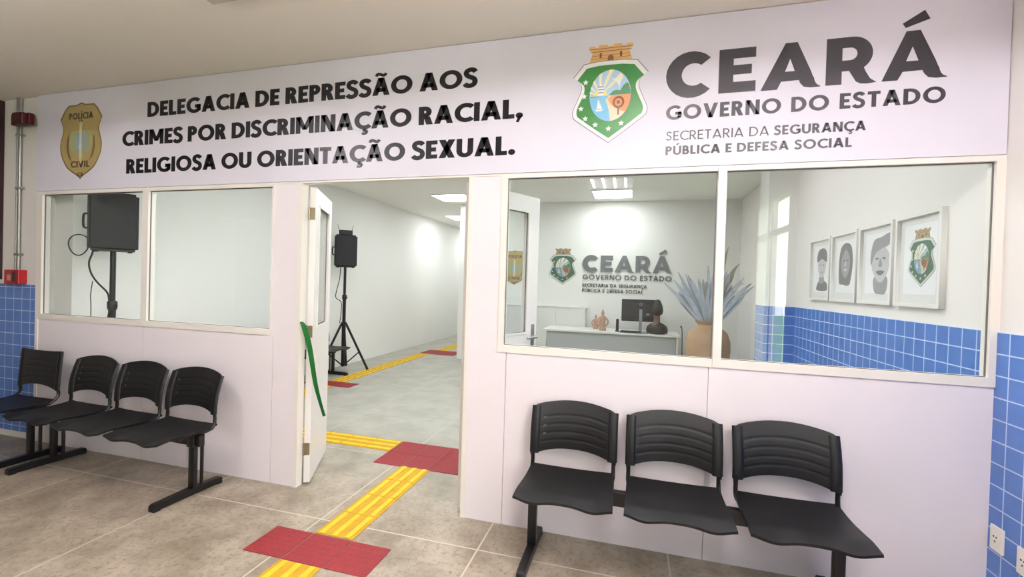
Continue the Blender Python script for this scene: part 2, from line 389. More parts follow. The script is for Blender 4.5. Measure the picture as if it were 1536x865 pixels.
# ================================================================== THE SETTING
H = 2.918; HEAD = 2.10; SILL = 1.083; PX0, PX1 = -1.432, 5.078
struct(MB().box(-6.5, 5.4, -6.6, 12.0, -0.1, 0.0).build('floor', M['floor']))
struct(MB().box(-6.5, 5.4, -6.6, 0.05, H, H+0.1).build('ceiling', M['ceil']))
struct(MB().box(-1.6, 5.4, 0.05, 12.0, H, H+0.1).build('ceiling_office', M['ceilo']))
# side wall with the hall window opening (y -4.4..-2.95)
wr = MB().box(5.078, 5.28, -2.95, 5.5, 0, H).box(5.078, 5.28, -6.6, -4.4, 0, H).box(5.078, 5.28, -4.4, -2.95, 0, 0.45).box(5.078, 5.28, -4.4, -2.95, 2.64, H)
struct(wr.build('wall_right', M['hallwall']))
struct(MB().box(5.070, 5.078, -2.95, 2.711, 0, 1.297).box(5.070, 5.078, -6.5, -4.4, 0, 1.297).box(5.070, 5.078, -4.4, -2.95, 0, 0.45).build('trim_1', M['tiler']))
struct(MB().box(4.80, 5.078, 2.711, 3.05, 0, H).build('wall_pier', M['plaster']))
struct(MB().box(4.792, 5.070, 2.703, 2.711, 0, 1.297).box(4.792, 4.80, 2.711, 3.05, 0, 1.297).build('trim_2', M['tilep']))
# end wall of the office and the corridor beside it
struct(MB().box(0.25, 5.078, 5.286, 5.40, 0, H).build('wall_office_end', M['plaster']))
struct(MB().box(-1.45, -1.212, 0.12, 12.0, 0, H).build('wall_corridor_left', M['plaster']))
struct(MB().box(0.25, 0.40, 5.40, 11.0, 0, H).build('wall_corridor_right', M['plaster']))
struct(MB().box(-1.212, 5.3, 11.0, 11.2, 0, H).build('wall_corridor_end', M['plaster']))
# hall: wall left of the partition with its tiles, far walls behind the camera
struct(MB().box(-6.5, -1.432, 0.02, 0.12, 0, H).build('wall_left_front', M['hallwall']))
struct(MB().box(-6.5, -1.438, 0.012, 0.02, 0.05, 1.322).build('trim_3', M['tilef']))
struct(MB().box(-6.5, -1.438, 0.008, 0.02, 0.0, 0.05).build('baseboard_left', M['alu']))
struct(MB().box(-6.7, -6.5, -6.6, 0.12, 0, H).build('wall_left', M['hallwall']))
struct(MB().box(-6.5, 5.28, -6.8, -6.6, 0, H).build('wall_back', M['hallwall']))

# partition: lower panels, posts, header (one continuous joinery wall)
p = MB()
for a, b in ((-1.400, -0.211), (-0.207, 1.014), (1.018, 1.205)): p.box(a, b, 0.0, 0.045, 0, 1.04)
p.box(0.988+0.004, 1.205, 0.0, 0.045, 1.0401, HEAD)
for a, b in ((2.482, 2.719), (2.723, 3.845), (3.849, 5.078)): p.box(a, b, 0.0, 0.045, 0.0, 1.04)
p.box(2.482, 2.664, 0.0, 0.045, 1.0401, HEAD)
p.box(-1.432, 5.078, 0.0, 0.045, HEAD+0.012, H)
p.box(-1.41, 1.20, 0.010, 0.040, 0, 1.03).box(2.49, 5.07, 0.010, 0.040, 0, 1.03)
struct(p.build('wall_front', M['panel']))
# cream aluminium profiles: outer posts, door jambs
t = MB()
t.box(-1.432, -1.400, -0.006, 0.05, 0, HEAD).box(1.205, 1.240, -0.006, 0.05, 0, HEAD).box(2.453, 2.482, -0.003, 0.05, 0, HEAD)
t.box(-1.432, 5.078, -0.004, 0.05, HEAD-0.0, HEAD+0.012)
struct(t.build('trim_4', M['alu']))
def window(n, x0, x1, fl, fr, gl=True):
    """opening x0..x1; fl/fr: width of the frame strip at each side"""
    f = MB()
    f.box(x0-fl, x1+fr, -0.008, 0.05, 1.04, SILL)
    f.box(x0-fl, x1+fr, -0.005, 0.05, HEAD-0.016, HEAD)
    if fl: f.box(x0-fl, x0, -0.007, 0.05, SILL, HEAD-0.016)
    if fr: f.box(x1, x1+fr, -0.007, 0.05, SILL, HEAD-0.016)
    o = struct(f.build('window_%d' % n, M['alu']))
    q = 0.005; k = MB()
    k.box(x0, x1, 0.010, 0.016, SILL, SILL+q*0.6).box(x0, x1, 0.010, 0.016, HEAD-0.016-q, HEAD-0.016)
    k.box(x0, x0+q, 0.010, 0.016, SILL+q, HEAD-0.016-q).box(x1-q, x1, 0.010, 0.016, SILL+q, HEAD-0.016-q)
    k.build('gasket', M['gasket'], o)
    MB().box(x0+0.001, x1-0.001, 0.017, 0.023, SILL+0.001, HEAD-0.017).build('pane', M['glass'], o)
    return o
window(1, -1.362, -0.235, 0.038, 0.0)
window(2, -0.172, 0.988, 0.060, 0.003)
window(3, 2.701, 3.862, 0.036, 0.0)
window(4, 3.906, 5.043, 0.042, 0.035)
# hall window behind the camera's right shoulder (seen mirrored in the glass)
f = MB(); WY0, WY1 = -4.4, -2.95
f.box(5.10, 5.16, WY0, WY0+0.06, 0.45, 2.64).box(5.10, 5.16, WY1-0.06, WY1, 0.45, 2.64).box(5.10, 5.16, WY0+0.06, WY1-0.06, 0.45, 0.51).box(5.10, 5.16, WY0+0.06, WY1-0.06, 2.58, 2.64)
f.box(5.10, 5.16, WY0+0.06, WY1-0.06, 2.15, 2.21).box(5.10, 5.16, -3.70, -3.64, 0.51, 2.58)
o5 = struct(f.build('window_5', M['alu']))
MB().box(5.127, 5.133, WY0+0.06, WY1-0.06, 0.51, 2.58).build('pane', M['glass'], o5)
# outdoors beyond that window
struct(MB().box(5.3, 40, -30, 14, -0.2, -0.12).build('ground', M['grass']))

# door leaves
def door(n, loc, ang, sgn, handle):
    d = bpy.data.objects.new('door_%d' % n, None); COL.objects.link(d); d.location = loc; d.rotation_euler = (0, 0, ang); struct(d)
    y0, y1 = (-0.04, 0.0) if sgn < 0 else (0.0, 0.04)
    L = 0.605 if sgn < 0 else 0.685; z0, z1 = 0.014, 2.085
    f = MB().box(0, 0.12, y0, y1, z0, z1).box(L-0.115, L, y0, y1, z0, z1).box(0.12, L-0.115, y0, y1, z0, 1.10).box(0.12, L-0.115, y0, y1, 1.97, z1)
    leaf = f.build('leaf', M['door'], d)
    b = MB()
    for (ya, yb) in ((y0-0.006, y0), (y1, y1+0.006)):
        b.box(0.112, L-0.107, ya, yb, 1.092, 1.106).box(0.112, L-0.107, ya, yb, 1.964, 1.978).box(0.112, 0.126, ya, yb, 1.106, 1.964).box(L-0.121, L-0.107, ya, yb, 1.106, 1.964)
    b.build('glazing_bead', M['door'], d)
    b = MB(); ym = (y0+y1)/2
    b.box(0.12, L-0.115, ym-0.008, ym-0.004, 1.10, 1.108).box(0.12, L-0.115, ym-0.008, ym-0.004, 1.962, 1.97).box(0.12, 0.127, ym-0.008, ym-0.004, 1.108, 1.962).box(L-0.122, L-0.115, ym-0.008, ym-0.004, 1.108, 1.962)
    b.build('gasket', M['gasket'], d)
    MB().box(0.121, L-0.116, ym-0.003, ym+0.003, 1.101, 1.969).build('glass', M['glass'], d)
    for z in ((1.90, 1.075, 0.25) if sgn < 0 else ()):
        h = MB().box(-0.003, 0.0, ym-0.016, ym+0.016, z-0.042, z+0.042)
        yk = y0-0.002 if sgn > 0 else y1+0.002
        h.tube([(-0.006, yk, z-0.045), (-0.006, yk, z+0.045)], 0.006, 8)
        hg = h.build('hinge', M['brass'], d)
    if handle:
        for yy, s in ((y0, -1), (y1, 1)):
            h = MB().rbox(L-0.062, L-0.030, min(yy, yy+s*0.008), max(yy, yy+s*0.008), 0.98, 1.16, 0.003)
            h.tube(bez([(L-0.046, yy+s*0.008, 1.07), (L-0.046, yy+s*0.045, 1.07), (L-0.07, yy+s*0.052, 1.07), (L-0.155, yy+s*0.050, 1.068)], 5), 0.009, 10)
            h.build('door_handle', M['chrome'], d)
    return d
door(1, (1.252, 0.052, 0), math.radians(117.7), -1, False)
d1 = bpy.data.objects['door_1']
door(2, (2.441, 0.052, 0), math.radians(62.3), 1, True)

# ================================================================== SIGN BANNER
FB = front(-0.010)
ban = thing('sign_banner', 'long white printed sign banner with black and grey lettering above the office door and windows', 'sign', (0, 0, 0))
MB().box(-1.428, 5.074, -0.010, 0.0, HEAD+0.013, H-0.004).build('banner_panel', M['banner'], ban)
text('lettering_word', 'DELEGACIA DE REPRESSÃO AOS', -0.194, 2.490, 2.648, 0.113, FB, 0, 0.0012, M['ink'], ban, 0.255, 0.065, 0.28)
text('lettering_word', 'CRIMES POR DISCRIMINAÇÃO RACIAL,', -0.452, 2.782, 2.437, 0.114, FB, 0, 0.0012, M['ink'], ban, 0.255, 0.065, 0.28)
text('lettering_word', 'RELIGIOSA OU ORIENTAÇÃO SEXUAL.', -0.406, 2.741, 2.222, 0.113, FB, 0, 0.0012, M['ink'], ban, 0.255, 0.065, 0.28)
def arc(cx, cy, rx, ry, a0, a1, n=20): return [(cx+rx*math.cos(math.radians(a0+(a1-a0)*k/n)), cy+ry*math.sin(math.radians(a0+(a1-a0)*k/n))) for k in range(n+1)]
# heavy state wordmark, drawn on the banner's own metres
WORD = {
 'C': [arc(3.710, 2.603, 0.128, 0.124, 42, 318)+arc(3.722, 2.603, 0.060, 0.060, 308, 52)],
 'E': [[(3.847, 2.490), (4.024, 2.490), (4.024, 2.545), (3.917, 2.545), (3.917, 2.583), (4.004, 2.583), (4.004, 2.632), (3.917, 2.632), (3.917, 2.667), (4.022, 2.667), (4.022, 2.719), (3.847, 2.719)]],
 'A': [[(4.048, 2.487), (4.157, 2.720), (4.211, 2.720), (4.272, 2.575), (4.285, 2.540)]+arc(4.318, 2.545, 0.030, 0.052, 190, 265, 6)+[(4.318, 2.487), (4.275, 2.486), (4.245, 2.492), (4.228, 2.512), (4.222, 2.528), (4.142, 2.526), (4.124, 2.487)], [(4.158, 2.575), (4.202, 2.575), (4.180, 2.640)]],
 'R': [[(4.340, 2.488), (4.340, 2.719), (4.452, 2.719)]+arc(4.452, 2.634, 0.086, 0.085, 80, -55, 14)+[(4.512, 2.540), (4.530, 2.508), (4.556, 2.488), (4.520, 2.484), (4.490, 2.486), (4.470, 2.498), (4.440, 2.552), (4.409, 2.552), (4.409, 2.488)], [(4.409, 2.605), (4.409, 2.667), (4.440, 2.667)]+arc(4.443, 2.636, 0.030, 0.031, 80, -80, 10)+[(4.440, 2.605)]],
 'Á': [[(4.577, 2.487), (4.672, 2.719), (4.728, 2.719), (4.790, 2.575), (4.803, 2.540)]+arc(4.836, 2.545, 0.030, 0.052, 190, 265, 6)+[(4.840, 2.487), (4.795, 2.486), (4.765, 2.492), (4.748, 2.512), (4.741, 2.528), (4.662, 2.526), (4.642, 2.487)], [(4.674, 2.575), (4.724, 2.575), (4.699, 2.645)]],
 'acc': [[(4.655, 2.757), (4.742, 2.812), (4.765, 2.768), (4.668, 2.735)]]}
for k in ('C', 'E', 'A', 'R'): flat('wordmark_letter', WORD[k], FB, 0, 0.0012, M['grey'], ban)
flat('wordmark_letter', WORD['Á']+WORD['acc'], FB, 0, 0.0012, M['grey'], ban)
text('lettering_word', 'GOVERNO DO ESTADO', 3.588, 4.836, 2.368, 0.076, FB, 0, 0.0012, M['grey'], ban, 0.225, 0.12, 0.42)
text('lettering_word', 'SECRETARIA DA', 3.592, 4.095, 2.256, 0.049, FB, 0, 0.0012, M['grey'], ban, 0.13, 0.13, 0.40)
text('lettering_word', 'SEGURANÇA', 4.118, 4.520, 2.256, 0.048, FB, 0, 0.0012, M['grey'], ban, 0.215, 0.115, 0.36)
text('lettering_word', 'PÚBLICA E DEFESA SOCIAL', 3.592, 4.463, 2.178, 0.047, FB, 0, 0.0012, M['grey'], ban, 0.215, 0.115, 0.36)

# state crest, drawn round (0, 0) in metres at banner size: width 0.414, height 0.55
def smooth_loop(pts, n=6):
    out = []; N = len(pts)
    for i in range(N):
        a, b, c, d = [Vector((*pts[(i+k-1) % N], 0)) for k in range(4)]
        for k in range(n):
            t = k/n; q = 0.5*((2*b)+(c-a)*t+(2*a-5*b+4*c-d)*t*t+(3*b-a-3*c+d)*t**3); out.append((q.x, q.y))
    return out
def crest_half(s):   # right-hand outline from the top middle to the bottom tip, s shrinks it towards the middle
    top = [(0, 0.233), (0.075, 0.232), (0.148, 0.222)]
    crv = [(v.x, v.y) for v in bez([(0.207, 0.150, 0), (0.166, 0.116, 0), (0.160, 0.075, 0), (0.180, 0.020, 0), (0.205, -0.040, 0), (0.202, -0.080, 0), (0.180, -0.100, 0), (0.100, -0.160, 0), (0.0, -0.231, 0)], 5)]
    return top+crv
def crest_loop(k, kx=None):
    h = crest_half(1); kx = kx or k
    R_ = [(x*kx, y*k) for x, y in h]; return R_+[(-x, y) for x, y in R_[-2:0:-1]]
def crest(parent, plane, cx, cy, s, relief=0.0006, muted=False):
    def T(L): return [(cx+x*s, cy+y*s) for x, y in L]
    lay = lambda n, loops, d, mt, par=parent: flat(n, [T(L) for L in loops], plane, d*relief, relief, M.get('i'+mt, M[mt]) if muted else M[mt], par)
    tw = lay('crest_tower', [[(-0.118, 0.222), (-0.100, 0.285), (-0.120, 0.300), (-0.120, 0.318), (-0.088, 0.320), (-0.088, 0.309), (-0.066, 0.310), (-0.066, 0.322), (-0.018, 0.323), (-0.018, 0.312), (0.016, 0.312), (0.016, 0.323), (0.062, 0.322), (0.062, 0.310), (0.086, 0.309), (0.086, 0.320), (0.120, 0.318), (0.120, 0.300), (0.100, 0.285), (0.118, 0.222)]], 0, 'cbrick')
    br = [[(-0.112, 0.284+0.0), (0.112, 0.284), (0.112, 0.2875), (-0.112, 0.2875)], [(-0.120, 0.300), (0.120, 0.300), (0.120, 0.303), (-0.120, 0.303)], [(-0.104, 0.262), (0.104, 0.262), (0.104, 0.264), (-0.104, 0.264)], [(-0.110, 0.245), (0.110, 0.245), (0.110, 0.247), (-0.110, 0.247)]]
    br += [[(-0.016, 0.234), (0.016, 0.234), (0.016, 0.252), (0.008, 0.262), (-0.008, 0.262), (-0.016, 0.252)], [(-0.062, 0.250), (-0.050, 0.250), (-0.050, 0.278), (-0.062, 0.278)], [(0.050, 0.250), (0.062, 0.250), (0.062, 0.278), (0.050, 0.278)]]
    for L in br: lay('tower_marking', [L], 1, 'cbrown', tw)
    lay('crest_outline', [crest_loop(1.0)], 2, 'cline'); lay('crest_border', [crest_loop(0.982)], 3, 'cwhite'); lay('crest_field', [crest_loop(0.885, 0.885)], 4, 'cgreen')
    ox, oy, rx, ry = 0.003, 0.034, 0.113, 0.143
    ov = lay('crest_oval', [ell(ox, oy, rx*1.02, ry*1.02)], 5, 'cline')
    def seg(a0, a1): return ell(ox, oy, rx, ry, 24, math.radians(a0), math.radians(a1))
    lay('oval_sky', [seg(0, 180)], 6, 'csky', ov)
    for k in range(7):
        a = math.radians(38+k*24); b = a+math.radians(9); q = (ox-0.055, oy+0.004)
        def edge(t):
            rr = 0.001
            while ((q[0]+rr*math.cos(t)-ox)/rx)**2+((q[1]+rr*math.sin(t)-oy)/ry)**2 < 0.99 and rr < 0.16: rr += 0.003
            return (q[0]+rr*math.cos(t), q[1]+rr*math.sin(t))
        lay('sun_ray', [[q, edge(a), edge(b)]], 7, 'cray', ov)
    lay('oval_sun', [ell(ox-0.055, oy+0.001, 0.040, 0.030, 14, 0, PI)], 8, 'csun', ov)
    lay('oval_lighthouse', [[(-0.066, 0.035), (-0.030, 0.035), (-0.034, 0.085), (-0.042, 0.090), (-0.048, 0.110), (-0.054, 0.090), (-0.062, 0.085)]], 9, 'cwhite', ov)
    for zz in (0.050, 0.066, 0.082): lay('lighthouse_band', [[(-0.063, zz), (-0.033, zz), (-0.033, zz+0.005), (-0.063, zz+0.005)]], 10, 'cline', ov)
    lay('oval_hill', [[(-0.004, 0.035), (0.020, 0.058), (0.040, 0.062), (0.058, 0.056), (0.075, 0.085), (0.095, 0.100), (0.104, 0.088), (0.113, 0.055), (0.115, 0.035)]], 8, 'chill', ov)
    lay('oval_bird', [[(0.005, 0.128), (0.040, 0.122), (0.075, 0.130), (0.062, 0.112), (0.056, 0.090), (0.054, 0.066), (0.047, 0.088), (0.034, 0.110)]], 11, 'cwhite', ov)
    lay('oval_land', [seg(180, 360)], 6, 'csand', ov)
    lay('oval_sea', [seg(180, 272)+[(0.000, -0.060), (-0.010, -0.020), (-0.022, 0.008), (-0.006, 0.033)]], 7, 'csea', ov)
    lay('oval_dune', [seg(318, 360)+[(0.012, 0.033), (-0.008, 0.012), (0.012, -0.020), (0.060, -0.052)]], 8, 'corange', ov)
    lay('oval_sailboat', [[(-0.080, -0.042), (-0.030, -0.042), (-0.042, -0.052), (-0.070, -0.052)], [(-0.070, -0.038), (-0.038, -0.038), (-0.062, 0.018)]], 9, 'cwhite', ov)
    lay('oval_flower', [ell(0.050, -0.008, 0.032, 0.034, 20), ell(0.050, -0.008, 0.020, 0.022, 20)], 10, 'cbrown', ov)
    lay('flower_stem', [[(0.046, -0.042), (0.054, -0.042), (0.054, -0.078), (0.046, -0.078)]], 10, 'cbrown', ov); lay('flower_heart', [ell(0.050, -0.008, 0.010, 0.011, 12)], 10, 'cbrown', ov)
    for x, y in [(-0.135, 0.117), (-0.142, 0.038), (-0.158, -0.030), (-0.132, -0.088), (-0.075, -0.126), (-0.001, -0.152), (0.068, -0.125)]: lay('crest_star', [star(x, y, 0.017)], 6, 'cwhite')
cb = bpy.data.objects.new('crest', None); COL.objects.link(cb); cb.parent = ban
crest(cb, FB, 3.283, 2.492, 1.0)
# police badge, drawn round (0, 0): width 0.47, height 0.63
BADGE = [(0.0, 0.315), (0.05, 0.298), (0.148, 0.296), (0.190, 0.262), (0.242, 0.184)] + [(v.x, v.y) for v in bez([(0.225, 0.150, 0), (0.206, 0.100, 0), (0.222, 0.040, 0), (0.240, -0.020, 0), (0.235, -0.090, 0), (0.208, -0.150, 0), (0.150, -0.225, 0), (0.030, -0.292, 0), (0.0, -0.315, 0)], 4)]
BLOOP = BADGE+[(-x, y) for x, y in BADGE[-2:0:-1]]
def badge(parent, plane, cx, cy, s, relief=0.0006):
    def T(L): return [(cx+x*s, cy+y*s) for x, y in L]
    lay = lambda n, loops, d, mt: flat(n, [T(L) for L in loops], plane, d*relief, relief, M[mt], parent)
    lay('badge_plate', [BLOOP], 0, 'gold'); lay('badge_rim', [BLOOP, [(x*0.955, y*0.962) for x, y in BLOOP]], 1, 'goldd')
    for sg in (-1, 1):
        lay('badge_laurel', [[(sg*x, y) for x, y in [(0.135, 0.060), (0.160, 0.020), (0.165, -0.060), (0.140, -0.130), (0.100, -0.165), (0.125, -0.120), (0.142, -0.060), (0.140, 0.0)]]], 1, 'goldd')
        lay('badge_wing', [[(sg*x, y) for x, y in [(0.03, 0.085), (0.105, 0.080), (0.128, 0.030), (0.120, -0.055), (0.080, -0.110), (0.035, -0.115)]]], 1, 'bteal')
    lay('badge_shield', [ell(0.0, -0.01, 0.052, 0.085, 20)], 2, 'bblue')
    lay('badge_sword', [[(0, 0.165), (0.012, 0.120), (0.012, -0.150), (0, -0.190), (-0.012, -0.150), (-0.012, 0.120)]], 3, 'bpale')
    for y in (0.135, 0.075, -0.05, -0.13): lay('badge_stud', [star(0.0, y, 0.028)], 4, 'bpale')
    text('badge_lettering', 'POLÍCIA', cx-0.138*s, cx+0.138*s, cy+0.178*s, 0.052*s, plane, 2*relief, relief, M['bink'], parent, 0.22, 0.12)
    text('badge_lettering', 'DE', cx-0.018*s, cx+0.022*s, cy+0.158*s, 0.013*s, plane, 2*relief, relief, M['bink'], parent, 0.22, 0.12)
    text('badge_lettering', 'CIVIL', cx-0.110*s, cx+0.105*s, cy-0.218*s, 0.052*s, plane, 2*relief, relief, M['bink'], parent, 0.22, 0.12)
    text('badge_lettering', 'CE', cx-0.030*s, cx+0.034*s, cy-0.292*s, 0.030*s, plane, 2*relief, relief, M['bink'], parent, 0.22, 0.12)
bb = bpy.data.objects.new('badge', None); COL.objects.link(bb); bb.parent = ban
badge(bb, FB, -0.913, 2.508, 0.985)

# ================================================================== BENCHES
def make_bench(name, label, n=3, group='black beam benches', only=None, slack=False):
    root = thing(name, label, 'bench', group=group)
    pitch = 0.527
    beamz0, beamz1 = 0.322, 0.395
    X = [(i-(n-1)/2)*pitch for i in range(n)]
    ends = X[-1]+0.19
    MB().rbox(-ends-0.06, ends+0.06, -0.215, -0.175, beamz0, beamz1, 0.004).build('beam', M['blackm'], root)
    for x in ([-ends, ends] if n > 1 else [0]):
        leg = MB().rbox(x-0.024, x+0.024, -0.222, -0.192, 0.04, beamz0, 0.004)
        leg.rbox(x-0.028, x+0.028, -0.235, -0.150, beamz0-0.002, beamz1+0.006, 0.004)
        leg.tube([(x+0.004, -0.150, 0.04), (x+0.004, -0.150, beamz0)], 0.011, 10)
        leg.build('leg', M['blackm'], root)
        ft = MB(); b = bmesh.new()
        prof = [(-0.465, 0.004), (-0.465, 0.036), (-0.452, 0.046), (-0.215, 0.052), (-0.02, 0.046), (-0.008, 0.036), (-0.008, 0.004)]
        L = [b.verts.new((x-0.021, y, z)) for y, z in prof]; R_ = [b.verts.new((x+0.021, y, z)) for y, z in prof]
        b.faces.new(L); b.faces.new(R_[::-1])
        for i in range(len(prof)): b.faces.new([L[i], R_[i], R_[(i+1) % len(prof)], L[(i+1) % len(prof)]])
        bmesh.ops.bevel(b, geom=b.edges[:], offset=0.003, segments=2, affect='EDGES')
        ft.merge(b)
        for yy in (-0.44, -0.03): ft.rbox(x-0.023, x+0.023, yy-0.02, yy+0.02, 0.0, 0.008, 0.002)
        ft.build('foot', M['blackm'], root)
    for x in (X if only is None else [X[i] for i in only]):
        W = 0.468
        def seat(u, v, x=x):
            a = u-0.5
            g = math.exp(-((abs(a)-0.31)/0.14)**2)
            y = -0.085-0.385*v - 0.010*g*v**3 + 0.010*(2*a)**2*(1-v)
            z = 0.430 - 0.012*math.sin(PI*min(1, v*1.25)) + 0.006*(2*a)**2*v + 0.006*(1-v)**3
            z -= max(0, (v-0.50)/0.50)**2*(0.012+0.014*g)
            wv = W*(0.985+0.03*v)
            return (x+a*wv, y, z)
        MB().sheet(lambda u, v: seat(u, 1-v), 40, 24, 0.013).build('seat', M['black'], root)
        nu, nv = 30, 48
        hs = set()
        for j in (17, 25, 33):
            for i in (4,): hs.add((i, j))
        def back(u, v, x=x):
            a = 2*u-1
            lo = 0.488+0.045*(1-abs(a)**2.4)-0.012*(abs(a) > 2)
            hi = 0.759+0.036*(1-a*a)-0.012*max(0, (abs(a)-0.86)/0.14)**2
            z = lo+(hi-lo)*v
            y = -0.100+0.030*(1-a*a)+0.055*((z-0.50)/0.28) - 0.015*math.sin(PI*v)
            rib = 0.0026*sum(math.exp(-((v-q)/0.016)**2) for q in (0.20, 0.36, 0.53, 0.70))*(abs(a) < 0.82)
            if slack:
                z = lo+0.004+(0.806-0.006*(1-a*a)-lo)*v
                y = -0.072-0.012*(1-a*a)*v+0.026*v
            return (x+a*0.5*W, y+rib, z)
        MB().sheet(back, nu, nv, 0.010, hs).build('backrest', M['black'], root)
        for s in (-1, 1):
            q = [back(0.5+s*0.462, v) for v in (0.02, 0.25, 0.5, 0.75, 0.975)]
            sl = MB().tube([(p[0], p[1]+0.006, p[2]) for p in q], 0.026, 12, 0.5)
            sl.build('back_sleeve', M['black'], root)
            b0 = back(0.5+s*0.478, 0.02)
            xb = b0[0]
            pth = bez([(x+s*0.205, -0.30, 0.402), (xb-s*0.006, -0.13, 0.404), (xb, -0.098, 0.420), (xb, b0[1]+0.012, 0.462), (xb, b0[1]+0.006, 0.53)], 5)
            MB().tube(pth, 0.011, 8).build('back_support', M['blackm'], root)
        MB().rbox(x-0.225, x+0.225, -0.33, -0.30, 0.389, 0.411, 0.004).rbox(x-0.225, x+0.225, -0.155, -0.125, 0.391, 0.412, 0.004).rbox(x-0.10, x-0.07, -0.33, -0.13, 0.394, 0.408, 0.003).rbox(x+0.07, x+0.10, -0.33, -0.13, 0.394, 0.408, 0.003).build('seat_bracket', M['blackm'], root)
    return root
b1 = make_bench('waiting_bench', 'black three-seat beam bench under the right-hand windows, nearest the blue side wall')
b1.location = (3.675, -0.012, 0)
def rebench(label, loc, rz=0):
    c = copy_tree(b1); c['label'] = label; c.location = loc; c.rotation_euler = (0, 0, rz); return c
b2 = rebench('black three-seat beam bench against the white panel left of the door', (-0.03, -0.062, 0), -0.040)
b3 = make_bench('waiting_bench', 'black beam bench cut by the picture left edge, before the blue tiles', only=[2], slack=True)
b3.location = (-1.675, -0.062, 0)
b4 = rebench('black beam bench along the inner left wall beside the tripod speaker', (-1.12, 2.50, 0), PI/2)

# ================================================================== TACTILE FLOOR TILES
TT = 0.244
def ytile(along):
    b = MB().rbox(-TT/2, TT/2, -TT/2, TT/2, 0.0, 0.004, 0.0015, 1)
    for k in range(3):
        c = (k-1)*0.083
        if along == 'y': b.rbox(c-0.017, c+0.017, -TT/2+0.004, TT/2-0.004, 0.003, 0.008, 0.003, 2)
        else: b.rbox(-TT/2+0.004, TT/2-0.004, c-0.017, c+0.017, 0.003, 0.008, 0.003, 2)
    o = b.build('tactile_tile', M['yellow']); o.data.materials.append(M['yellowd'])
    for f in o.data.polygons: f.material_index = 1 if f.center.z < 0.0042 else 0  # groove shading put into the colour: low faces take the darker yellow
    return o
def rtile():
    b = MB().rbox(-TT/2, TT/2, -TT/2, TT/2, 0.0, 0.004, 0.0015, 1)
    for i in range(6):
        for j in range(6):
            cx, cy = (i-2.5)*0.040, (j-2.5)*0.040
            b.lathe([(0.013, 0.0035), (0.011, 0.0044), (0.008, 0.0049), (0.003, 0.0051)], (cx, cy, 0), 8)
    return b.build('tactile_tile', M['red'])
ORD = ['first', 'second', 'third', 'fourth', 'fifth', 'sixth', 'seventh', 'eighth', 'ninth', 'tenth', 'eleventh', 'twelfth']
protos = {}
def put(kind, x, y, label, group):
    if kind not in protos:
        o = rtile() if kind == 'r' else ytile(kind); protos[kind] = o
    else:
        o = protos[kind].copy(); COL.objects.link(o)
    o.location = (x, y, 0); tag(o, label, 'floor tile', group)
xs = (1.612, 1.862, 2.110)
for n, x in zip(('left', 'middle', 'right'), xs): put('r', x, -0.556, 'red dotted tactile floor tile, %s one of the front row of three' % n, 'red tiles in the front row')
for i, y in enumerate((-0.805, -1.055)): put('y', 1.862, y, 'yellow ribbed tactile tile in front of the front red row, %s from it' % ORD[i], 'yellow tiles before the front red row')
for i in range(4): put('y', 1.862, -0.303+0.2445*i, 'yellow ribbed tactile tile leading through the door, %s beyond the front red row' % ORD[i], 'yellow tiles through the doorway')
for r, rn in ((0, 'near'), (1, 'far')):
    for n, x in zip(('left', 'middle', 'right'), xs): put('r', x, 0.667+0.247*r, 'red dotted tactile tile inside the door, %s one of the %s row' % (n, rn), 'red tiles inside the door')
for i in range(7): put('x', 1.364-0.247*i, 0.914, 'yellow ribbed tactile tile running left inside the door, %s from the red tiles' % ORD[i], 'yellow tiles running left inside the door')
for i in range(6): put('y', -0.54, 1.20+0.247*i, 'yellow ribbed tactile tile behind the left door leaf, %s from the near end' % ORD[i], 'yellow tiles behind the door leaf')
for n, x in zip(('left', 'middle', 'right'), (-0.787, -0.54, -0.293)): put('r', x, 2.69, 'red dotted tactile tile beside the tripod speaker, %s one of three' % n, 'red tiles beside the tripod speaker')
for i in range(11): put('y', -0.54, 2.945+0.247*i, 'yellow ribbed tactile tile past the tripod speaker, %s from the red tiles' % ORD[i], 'yellow tiles past the tripod speaker')
for r, rn in ((0, 'near'), (1, 'far')):
    for n, x in zip(('left', 'middle', 'right'), (-0.54, -0.293, -0.046)): put('r', x, 5.665+0.247*r, 'red dotted tactile tile far down the corridor, %s one of the %s row' % (n, rn), 'red tiles far down the corridor')
for i in range(6): put('y', -0.40, 6.165+0.247*i, 'yellow ribbed tactile tile at the far end of the corridor, %s past the red tiles' % ORD[i], 'yellow tiles at the far end of the corridor')

# ================================================================== CEILING LAMPS
def panel_lamp(x, y, label):
    t = thing('ceiling_light', label, 'ceiling light', (x, y, H), group='flat panel lights in the office ceiling')
    MB().box(-0.31, 0.31, -0.31, -0.295, -0.012, 0).box(-0.31, 0.31, 0.295, 0.31, -0.012, 0).box(-0.31, -0.295, -0.295, 0.295, -0.012, 0).box(0.295, 0.31, -0.295, 0.295, -0.012, 0).build('frame', M['lampw'], t)
    MB().box(-0.295, 0.295, -0.295, 0.295, -0.008, -0.001).build('diffuser', M['lamp'], t)
panel_lamp(3.08, 4.65, 'square white ceiling light seen through the right window above the desk')
panel_lamp(0.38, 4.65, 'square white ceiling light seen through the doorway, nearer one')
panel_lamp(-0.36, 6.92, 'square white ceiling light seen through the doorway, farther one')
panel_lamp(3.08, 2.00, 'square ceiling light hidden above the right-hand windows')
panel_lamp(0.38, 2.00, 'square ceiling light hidden above the doorway')
panel_lamp(1.73, 2.00, 'unseen ceiling light added to even the office light, above the post beside the door')  # added lamp, spreads the office light away from the end wall
panel_lamp(3.70, 0.80, 'unseen ceiling light added as office fill, behind the header over the right windows')  # added fill lamp, out of view behind the header
